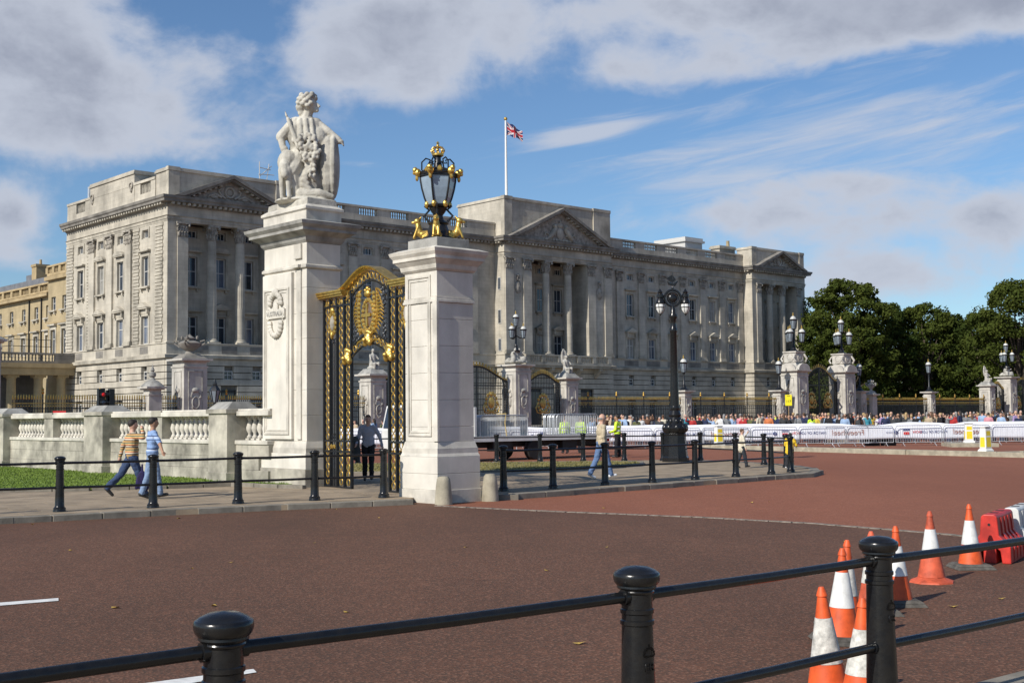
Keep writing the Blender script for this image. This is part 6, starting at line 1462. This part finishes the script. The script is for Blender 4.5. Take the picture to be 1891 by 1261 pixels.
# ================================================================ people
SKIN = [mat('skin_light', (.55, .33, .24), .6), mat('skin_tan', (.38, .21, .13), .6), mat('skin_dark', (.13, .07, .045), .6)]
HAIRM = {'dark': mat('dark_hair', (.02, .015, .012), .7), 'brown': mat('brown_hair', (.10, .055, .03), .7), 'fair': mat('fair_hair', (.40, .28, .13), .7), 'grey': mat('grey_hair', (.25, .24, .23), .7)}
def V3(p): return (p[0], p[1], p[2])
def person_prims(h=1.75, legL=(0, 0), legR=(0, 0), armL=((-.25, 0, -1), (0, .15, -1)), armR=((.25, 0, -1), (0, .15, -1)), sleeve='long', fingers=False, bulk=1.0, hair='short', lean=0.0, twist=0.0, coat=False):
    P = []; s_ = h/1.75
    def c(p, q, a, b, m): P.append(['c', Vector(p), Vector(q), a, b, m])
    def b(p, r, m): P.append(['b', Vector(p), r, m])
    low = 9
    for sx, (a, k) in ((-1, legL), (1, legR)):
        hip = Vector((sx*.09, 0, .92)); kn = hip+Vector((0, math.sin(a), -math.cos(a)))*.43; an_ = kn+Vector((0, math.sin(a-k), -math.cos(a-k)))*.42
        c(hip, kn, .1*bulk, .076*bulk, 2); c(kn, an_+Vector((0, 0, .02)), .074*bulk, .066*bulk, 2)
        f = Vector((0, math.cos(a-k), math.sin(a-k))); c(an_-f*.04+Vector((0, 0, -.03)), an_+f*.15+Vector((0, 0, -.045)), .045, .038, 3)
        low = min(low, an_.z-.085, (an_+f*.15).z-.083)
    b((0, -.01, .97), (.165*bulk, .125*bulk, .12), 2)
    up = Matrix.Rotation(-lean, 3, 'X')
    def u(p): return up @ (Vector(p)-Vector((0, 0, .95))) + Vector((0, 0, .95))
    def bu(p, r, m): b(u(p), r, m)
    bu((0, 0, 1.08), (.17*bulk, .13*bulk, .17), 1); bu((0, 0, 1.26), (.185*bulk, .132*bulk, .19), 1)
    c(u((-.15, 0, 1.4)), u((.15, 0, 1.4)), .075, .075, 1)
    c(u((-.05, 0, 1.0)), u((.05, 0, .98)), .128*bulk, .128*bulk, 1)
    if coat: c(u((0, 0, 1.0)), u((0, 0, .84)), .16*bulk, .165*bulk, 1)
    c(u((0, 0, 1.42)), u((0, .015, 1.53)), .066, .058, 0)
    hd = u((0, .025, 1.635)); b(hd, (.08, .098, .118), 0); b(hd+Vector((0, .035, -.055)), (.052, .055, .05), 0)
    c(hd+Vector((0, .085, .0)), hd+Vector((0, .105, -.02)), .014, .016, 0)
    for sx in (-1, 1): b(hd+Vector((sx*.075, -.005, -.005)), (.012, .022, .03), 0)
    if hair == 'short': b(hd+Vector((0, -.03, .034)), (.086, .094, .098), 4); b(hd+Vector((0, .03, .075)), (.066, .06, .05), 4)
    elif hair == 'long': b(hd+Vector((0, -.025, .03)), (.086, .095, .1), 4); c(hd+Vector((0, -.06, 0)), hd+Vector((0, -.085, -.24)), .085, .06, 4)
    elif hair == 'thin': b(hd+Vector((0, -.035, -.01)), (.085, .078, .05), 4)
    for sx, arm in ((-1, armL), (1, armR)):
        sh = u((sx*.185, 0, 1.4)); d1 = Vector(arm[0]).normalized(); d2 = Vector(arm[1]).normalized()
        el_ = sh+d1*.28; wr = el_+d2*.25
        c(sh, el_, .066*bulk, .054*bulk, 1); c(el_, wr, .05 if sleeve == 'long' else .044, .038 if sleeve == 'long' else .031, 1 if sleeve == 'long' else 0)
        if sleeve == 'short': c(sh, sh+d1*.2, .062*bulk, .058*bulk, 1)
        side = d2.cross(Vector((0, 1, 0)));
        if side.length < .1: side = d2.cross(Vector((1, 0, 0)))
        side.normalize(); nrm = d2.cross(side).normalized()
        b(wr+d2*.05, (.034, .036, .045), 0)
        if fingers:
            for k in range(4):
                r0 = wr+d2*.08+nrm*(-.027+.018*k); L_ = (.062, .072, .068, .05)[k]; m1 = r0+d2*L_*.55; c(r0, m1, .0105, .010, 0); c(m1, m1+(d2*.7+side*.6).normalized()*L_*.5, .010, .009, 0)
            c(wr+d2*.03-nrm*.03, wr+d2*.075-nrm*.055+side*.015, .012, .0105, 0)
        else: c(wr+d2*.06, wr+d2*.12, .03, .018, 0)
    out = []
    for p in P:
        if p[0] == 'c': out.append(('c', tuple((p[1]-Vector((0, 0, low)))*s_), tuple((p[2]-Vector((0, 0, low)))*s_), p[3]*s_, p[4]*s_, p[5]))
        else:
            r = p[2] if isinstance(p[2], (tuple, list)) else (p[2],)*3
            out.append(('b', tuple((p[1]-Vector((0, 0, low)))*s_), tuple(q*s_ for q in r), p[3]))
    return out, (hd-Vector((0, 0, low)))*s_, s_
def person(label, loc, rz, mats, group=None, voxel=.013, **k):
    pr, hd, s_ = person_prims(fingers=True, **k)
    me = grow('person', pr, voxel, 3, mats, 5)
    cl = set()
    for p in me.polygons:
        if p.material_index in (1, 2): cl.update(p.vertices)
    nrm_ = {i: me.vertices[i].normal.copy() for i in cl}
    for i in cl:                      # folds in the cloth
        v = me.vertices[i]; q = v.co
        f = noise.noise((q.x*9, q.y*9, q.z*13+len(label)))*.013+noise.noise((q.x*22, q.y*22, q.z*30))*.006
        v.co = q+nrm_[i]*f
    o = put('person', me, None, loc, rz); tag(o, label, 'person', group)
    ey = MB()
    for sx in (-1, 1): ey.ball((hd.x+sx*.03*s_, hd.y+.088*s_, hd.z+.012*s_), (.011*s_, .008*s_, .007*s_), 8, 6)
    ey.build('eyes', M['black'], o); MB().ball((hd.x, hd.y+.084*s_, hd.z-.055*s_), (.024*s_, .008*s_, .006*s_), 8, 5).build('mouth', mat('lips', (.35, .12, .1), .6), o)
    return o
def stripes(name, cols, scale):
    m = bpy.data.materials.new(name); m.use_nodes = True; t = m.node_tree; b = t.nodes['Principled BSDF']; b.inputs['Roughness'].default_value = .9
    tc_ = t.nodes.new('ShaderNodeTexCoord'); sp = t.nodes.new('ShaderNodeSeparateXYZ'); t.links.new(tc_.outputs['Object'], sp.inputs[0])
    q = t.nodes.new('ShaderNodeMath'); q.operation = 'MULTIPLY'; q.inputs[1].default_value = scale; t.links.new(sp.outputs[2], q.inputs[0])
    f = t.nodes.new('ShaderNodeMath'); f.operation = 'FRACT'; t.links.new(q.outputs[0], f.inputs[0])
    r = t.nodes.new('ShaderNodeValToRGB'); r.color_ramp.interpolation = 'CONSTANT'; e = r.color_ramp.elements
    for i, (p, c) in enumerate(cols):
        el_ = e[i] if i < 2 else e.new(p)
        el_.position = p; el_.color = tuple(c)+(1,)
    t.links.new(f.outputs[0], r.inputs[0]); t.links.new(r.outputs[0], b.inputs['Base Color'])
    return m
def dye(name, c, var=.12): return mat(name, c, .9, var, 7, bump=.25, bscale=30)
DN = dye('blue_denim', (.035, .06, .13)); LJ = dye('pale_jeans', (.20, .28, .42)); BK = dye('black_cloth', (.014, .014, .017)); SH = mat('dark_shoes', (.03, .03, .03), .6); WS = mat('white_trainers', (.75, .76, .78), .6)
p1 = gnd(243, 918, .104); p2 = gnd(281, 921, .104)
person('man in multicoloured striped jumper and dark jeans, hand raised to his neck', p1, R(-58), [SKIN[0], stripes('striped_jumper', [(0, (.55, .33, .12)), (.2, (.06, .05, .05)), (.36, (.6, .5, .36)), (.55, (.42, .12, .05)), (.7, (.62, .46, .2)), (.86, (.05, .09, .08))], 6.5), DN, SH, HAIRM['dark']], h=1.76, legL=(-.52, .25), legR=(.34, .05), armL=((-.55, -.5, -1), (-.1, -.25, -1)), armR=((.85, .45, -.15), (-.75, .1, .75)), bulk=1.1)
m2 = person('man in pale blue striped shirt and light jeans, arm held out', p2, R(-60), [SKIN[1], stripes('blue_shirt', [(0, (.22, .33, .55)), (.62, (.03, .04, .1)), (.67, (.22, .33, .55)), (.8, (.62, .66, .75)), (.86, (.22, .33, .55)), (.93, (.03, .04, .1))], 3.6), LJ, SH, HAIRM['dark']], h=1.75, legL=(-.18, .12), legR=(.2, .04), armL=((-.2, .1, -1), (.05, .2, -1)), armR=((.75, .2, -.75), (.6, .1, -.7)), sleeve='short')
bg_ = grow('bag', [('b', (0, 0, .26), (.1, .07, .17), 0), ('b', (.05, 0, .1), (.11, .06, .15), 0), ('c', (-.05, 0, .3), (-.12, .02, .05), .06, .04, 0), ('c', (0, 0, .42), (0, 0, .56), .03, .02, 0), ('b', (-.06, .03, .16), (.08, .07, .14), 0)], .02, 2, [dye('purple_cloth', (.022, .014, .085), .4)])
tag(put('bag', bg_, None, (p2[0]-.23, p2[1]+.02, .30), R(20)), 'purple cloth bundle carried by the man in the blue shirt', 'bag')
pg = gnd(680, 888, .104)
person('man in pale grey shirt and sunglasses walking out through the gilded gate', pg, R(186), [SKIN[0], dye('grey_tshirt', (.40, .41, .47)), BK, SH, HAIRM['brown']], h=1.76, legL=(.12, .02), legR=(-.1, .2), armL=((-.55, .0, -1), (-.25, .2, -1)), armR=((.3, .05, -1), (.15, .6, -.5)))
jk = grow('jacket', [('b', (0, 0, .42), (.13, .1, .2), 0), ('b', (.02, .02, .18), (.14, .09, .24), 0), ('c', (.05, 0, .1), (.06, .02, -.08), .08, .05, 0), ('c', (-.08, 0, .3), (-.1, 0, .0), .07, .05, 0)], .022, 3, [dye('dark_grey_jacket', (.06, .065, .065))])
tag(put('jacket', jk, None, (pg[0]-.34, pg[1]-.12, .72), R(10)), 'dark grey jacket slung from the arm of the man in the gate', 'jacket')
pb = gnd(1112, 884, .104)
person('bald man in beige jacket and blue jeans walking right', pb, R(-72), [SKIN[0], dye('beige_jacket', (.50, .42, .29)), dye('jeans', (.11, .18, .33)), WS, HAIRM['grey']], h=1.74, legL=(-.3, .15), legR=(.3, .08), armL=((-.12, .15, -1), (0, .3, -1)), armR=((.12, -.15, -1), (0, .2, -1)), hair='thin', bulk=1.08)
def hivis(label, loc, rz, mats, **k):
    o = person(label, loc, rz, mats, **k); s_ = k.get('h', 1.75)/1.75; t_ = MB()
    for z, rx, ry in ((1.12, .2, .158), (1.28, .212, .16)):
        n = 24; pts = [(rx*s_*math.cos(2*math.pi*i/n), ry*s_*math.sin(2*math.pi*i/n)) for i in range(n)]
        for i in range(n): a, b = pts[i], pts[(i+1) % n]; t_._add([(a[0], a[1], z*s_-.025), (b[0], b[1], z*s_-.025), (b[0], b[1], z*s_+.025), (a[0], a[1], z*s_+.025)], [(0, 1, 2, 3)])
    t_.build('reflective_band', M['silver_tape'], o, fix=False); return o
pw_ = gnd(1141, 845)
hivis('worker in yellow high-visibility vest standing right of the lorry', pw_, R(70), [SKIN[1], M['hivis'], BK, SH, HAIRM['dark']], h=1.8, armL=((-.2, .1, -1), (.3, .8, -.3)), armR=((.2, .1, -1), (-.3, .8, -.3)), legL=(.06, 0), legR=(-.06, .02), bulk=1.1)
for px, lb, rz in ((1043, 'left of two workers in yellow vests behind the barriers on the lorry', 20), (1072, 'right of two workers in yellow vests behind the barriers on the lorry', -30)):
    q = sray(px, 800); hivis(lb, (q.x/q.y*59.5, 59.5, -.008), R(rz), [SKIN[0], M['hivis'], BK, SH, HAIRM['brown']], h=1.76, legL=(.05, 0), legR=(-.08, .05), bulk=1.1, voxel=.018)
pk = gnd(1371, 864, .104)
person('small child in cream hooded jacket reaching up, behind the fence', pk, R(-85), [SKIN[0], dye('cream_jacket', (.66, .60, .47)), dye('dark_trousers', (.03, .035, .045)), SH, HAIRM['brown']], h=1.22, legL=(-.2, .15), legR=(.22, .05), armL=((-.4, .5, -.2), (.0, .5, .8)), armR=((.4, .1, -1), (.1, .2, -1)), bulk=1.18, coat=True)
py = gnd(1459, 867, .104)
person('child with dark hair in bright yellow jacket at the tip of the pavement', py, R(-30), [SKIN[0], dye('yellow_jacket', (.78, .52, .03)), dye('black_trousers', (.02, .02, .025)), WS, HAIRM['dark']], h=1.12, legL=(-.3, .1), legR=(.15, .1), armL=((-.35, .3, -1), (.2, .7, -.2)), armR=((.35, .3, -1), (-.2, .7, -.2)), bulk=1.2, lean=.22, coat=True)
def at_depth(px, Y): q = sray(px, 790); return (q.x/q.y*Y, Y, -.008)
ps = at_depth(1446, 73.6)
hivis('steward in yellow vest holding a yellow placard on a pole', ps, R(35), [SKIN[0], M['hivis'], BK, SH, HAIRM['dark']], h=1.76, armL=((-.6, .3, -.3), (.1, .4, .9)), armR=((.5, .5, -.6), (.3, .5, .6)), hair='thin', voxel=.018)
T = thing('placard', 'yellow placard on a wooden pole raised above the crowd', 'placard', (ps[0]+.42, ps[1]+.28, .0), 0)
MB().box(-.022, .022, -.015, .015, .95, 2.35).build('pole', dye('wood', (.38, .25, .13)), T); bo = MB().box(-.2, .2, -.03, -.016, 2.25, 2.9).build('board', mat('placard_yellow', (.9, .78, .02), .6), T)
me = text_mesh('117', .2, M['black'], .002); me.transform(Matrix.Translation((0, -.034, 2.5)) @ Matrix.Rotation(R(90), 4, 'X')); put('lettering', me, bo); MB().box(-.09, .09, -.034, -.031, 2.8, 2.83).build('print_line', M['black'], bo)
hivis('woman with long dark hair in yellow vest behind the banner', at_depth(1499, 73.4), R(15), [SKIN[0], M['hivis'], BK, SH, HAIRM['dark']], h=1.68, hair='long', voxel=.018)
# ---- the crowd along the railings
poses = [dict(), dict(armL=((-.3, .3, -1), (.3, .8, .2)), armR=((.3, .3, -1), (-.3, .8, .2))), dict(armL=((-.35, -.1, -1), (.5, .3, -.6)), legL=(.1, .1)), dict(armR=((.5, .5, .1), (-.3, .4, .9)), legR=(.12, .1)), dict(hair='long', bulk=.93), dict(hair='long', armR=((.4, .3, -.8), (-.2, .9, .3)), bulk=.95), dict(bulk=1.15, hair='thin'), dict(legL=(-.3, .2), legR=(.3, .05))]
PM = []
for i, k in enumerate(poses):
    pr, hd, s_ = person_prims(sleeve='short' if i in (1, 4, 6) else 'long', **k)
    PM.append(grow('person', pr, .03, 2, [SKIN[0], BK, DN, SH, HAIRM['dark']], 5))
tops_ = [('white', (.68, .68, .66)), ('black', (.015, .015, .018)), ('navy', (.02, .03, .08)), ('grey', (.2, .21, .22)), ('red', (.42, .03, .03)), ('pale blue', (.30, .42, .6)), ('pink', (.6, .26, .3)), ('beige', (.45, .36, .24)), ('turquoise', (.05, .28, .36)), ('olive', (.12, .13, .05)), ('orange', (.6, .19, .07)), ('cream', (.62, .57, .44)), ('lilac', (.34, .25, .45)), ('yellow', (.62, .45, .06)), ('brown', (.12, .06, .035)), ('charcoal', (.045, .047, .05))]
TM = {n: dye('cloth_'+n.replace(' ', '_'), c) for n, c in tops_}
wts = [4, 9, 7, 5, 3, 4, 2, 3, 2, 3, 1, 2, 1, 1, 4, 8]
TRM = [DN, BK, dye('grey_trousers', (.1, .1, .11)), dye('khaki_trousers', (.28, .22, .14))]
TRN = ['blue jeans', 'black trousers', 'grey trousers', 'khaki trousers']
zones = [(628, 735, 'seen through gilded gate', 9), (1090, 1228, 'in crowd left of lamp post', 30), (1262, 1350, 'in crowd just right of lamp post', 22), (1351, 1432, 'left of placard steward', 20), (1434, 1518, 'in crowd behind yellow placard', 21), (1519, 1600, 'in crowd before central gates', 21), (1602, 1672, 'in crowd right of central gates', 19), (1673, 1745, 'in crowd before urn lantern pier', 19), (1747, 1815, 'in crowd above white bollards', 18), (1816, 1889, 'in crowd at right edge', 19)]
rnd = random.Random(5)
for a, b, where, n in zones:
    row = []
    for i in range(n):
        px = a+(b-a)*(i+.5)/n+rnd.uniform(-2.5, 2.5); Y = rnd.choice([rnd.uniform(72.6, 76), rnd.uniform(74, 80), rnd.uniform(80, 90)])
        if a < 1000: Y = rnd.uniform(72.6, 77)
        row.append((px, Y))
    row.sort()
    for i, (px, Y) in enumerate(row):
        tn = rnd.choices(range(len(tops_)), wts)[0]; hn = rnd.choices(['dark', 'brown', 'fair', 'grey'], [5, 4, 2, 2])[0]; tr = rnd.randrange(4); pi_ = rnd.randrange(len(PM))
        o = put('person', PM[pi_], None, at_depth(px, Y), R(rnd.choice([0, 0, 20, -20, 40, -50, 90, -90, 170, 130]))+rnd.uniform(-.2, .2))
        s_ = rnd.uniform(.92, 1.05); o.scale = (s_, s_, s_)
        for k, m in enumerate((rnd.choice(SKIN[:2]+SKIN[:1]), TM[tops_[tn][0]], TRM[tr], SH, HAIRM[hn])): o.material_slots[k].link = 'OBJECT'; o.material_slots[k].material = m
        tag(o, f'person in {tops_[tn][0]} top, {ordn[i]} from left {where}', 'person', 'crowd along the palace railings')
# ================================================================ trees beyond the north gate
def leaf_mat(name, c1, c2):
    m = mat(name, c1, .75, 0, .55, col2=c2, detail=4, spec=.04); b = m.node_tree.nodes['Principled BSDF']
    b.inputs['Transmission Weight'].default_value = 0
    return m
LM = [leaf_mat('plane_leaves', (.036, .052, .011), (.066, .08, .016)), leaf_mat('dark_leaves', (.023, .037, .009), (.042, .057, .012))]
BARK = mat('bark', (.09, .07, .05), .9, .3, 3, bump=.5)
def tree(px, Y, h, rx, label, lm=0, n=9000, low=.12, seed=0):
    q = sray(px, 700); x = q.x/q.y*Y; rnd = random.Random(seed)
    T = thing('tree', label, 'tree', (x, Y, -.008), 0, 'plane trees beyond the north gate')
    MB().tube([(0, 0, 0), (.1, 0, h*.2), (-.1, .2, h*.42), (.1, 0, h*.7)], [.55, .45, .34, .12], 10).build('trunk', BARK, T)
    clumps = []
    for k in range(int(230*(rx/6)**1.3)):
        u_ = rnd.uniform(0, 6.28); t = rnd.random(); z = low+(1-low)*t
        env = math.sin(math.pi*min(1, max(.02, (z-low*.6)/(1.03-low*.6))))**.55
        rr = rx*env*rnd.uniform(.3, 1.0)**.6*(1+.22*noise.noise((math.cos(u_)*1.3+seed, math.sin(u_)*1.3, z*3.0)))
        clumps.append((rr*math.cos(u_), rr*math.sin(u_), h*z*.96, rnd.uniform(.5, 1.25)*rx/6.5))
    for k in range(6): clumps.append((rx*rnd.uniform(-.4, .4), rx*rnd.uniform(-.4, .4), h*rnd.uniform(.9, .98), rnd.uniform(.5, .9)))
    lb = MB()
    for c in clumps[::14]: lb.tube([(0, 0, h*.22), (c[0]*.4, c[1]*.4, h*.2+(c[2]-h*.2)*.55), c[:3]], [.2, .12, .03], 5)
    lb.build('limbs', BARK, T)
    N_ = int(n*2.2); idx = np.array([rnd.randrange(len(clumps)) for _ in range(N_)]); cl = np.array(clumps)
    rg_ = np.random.RandomState(seed+1); d_ = rg_.normal(size=(N_, 3)); d_ /= np.linalg.norm(d_, axis=1)[:, None]
    rad = cl[idx, 3]*(.35+.65*rg_.rand(N_)**.5); c = cl[idx, :3]+d_*rad[:, None]*np.array([1.15, 1.15, .8])
    nz_ = d_+rg_.normal(size=(N_, 3))*.7; nz_ /= np.linalg.norm(nz_, axis=1)[:, None]
    t1 = np.cross(nz_, rg_.normal(size=(N_, 3))); t1 /= np.linalg.norm(t1, axis=1)[:, None]; t2 = np.cross(nz_, t1)
    s_ = (.13+.17*rg_.rand(N_))[:, None]
    v = np.stack([c-t1*s_, c-t2*s_*.55, c+t1*s_, c+t2*s_*.55], 1).reshape(-1, 3)
    v[:, 2] = np.maximum(v[:, 2], .3)
    me = bpy.data.meshes.new('crown'); me.from_pydata(v.tolist(), [], np.arange(N_*4).reshape(-1, 4).tolist()); me.materials.append(LM[lm]); put('crown', me, T)
tree(1572, 172, 20.5, 6.6, 'tall broad tree just right of the palace end', 0, 15000, .08, 1)
tree(1518, 186, 19.5, 5.6, 'tree half hidden behind the palace end', 0, 7500, .1, 2)
tree(1635, 178, 17.2, 5.2, 'rounded tree right of the tallest tree', 1, 9500, .08, 3)
tree(1708, 182, 17.8, 6.0, 'slimmer pale-topped tree in the middle of the group', 0, 9500, .08, 4)
tree(1775, 186, 16.6, 6.0, 'lower dark tree in the dip of the treeline', 1, 8500, .06, 5)
tree(1885, 166, 19.4, 7.4, 'big tree cut by the right edge of the photo', 0, 15000, .06, 6)
tree(1826, 178, 16.2, 5.8, 'tree left of the big one at the right edge', 1, 8500, .06, 7)
for k, px in enumerate((1500, 1560, 1620, 1680, 1740, 1800, 1860, 1925, 1990)):
    tree(px, 205+6*(k % 3), 16.5+1.2*math.sin(k*2.1), 7.0, f'dark understorey tree in the back row, {ordn[k]} from the palace', 1, 6000, .02, 20+k)
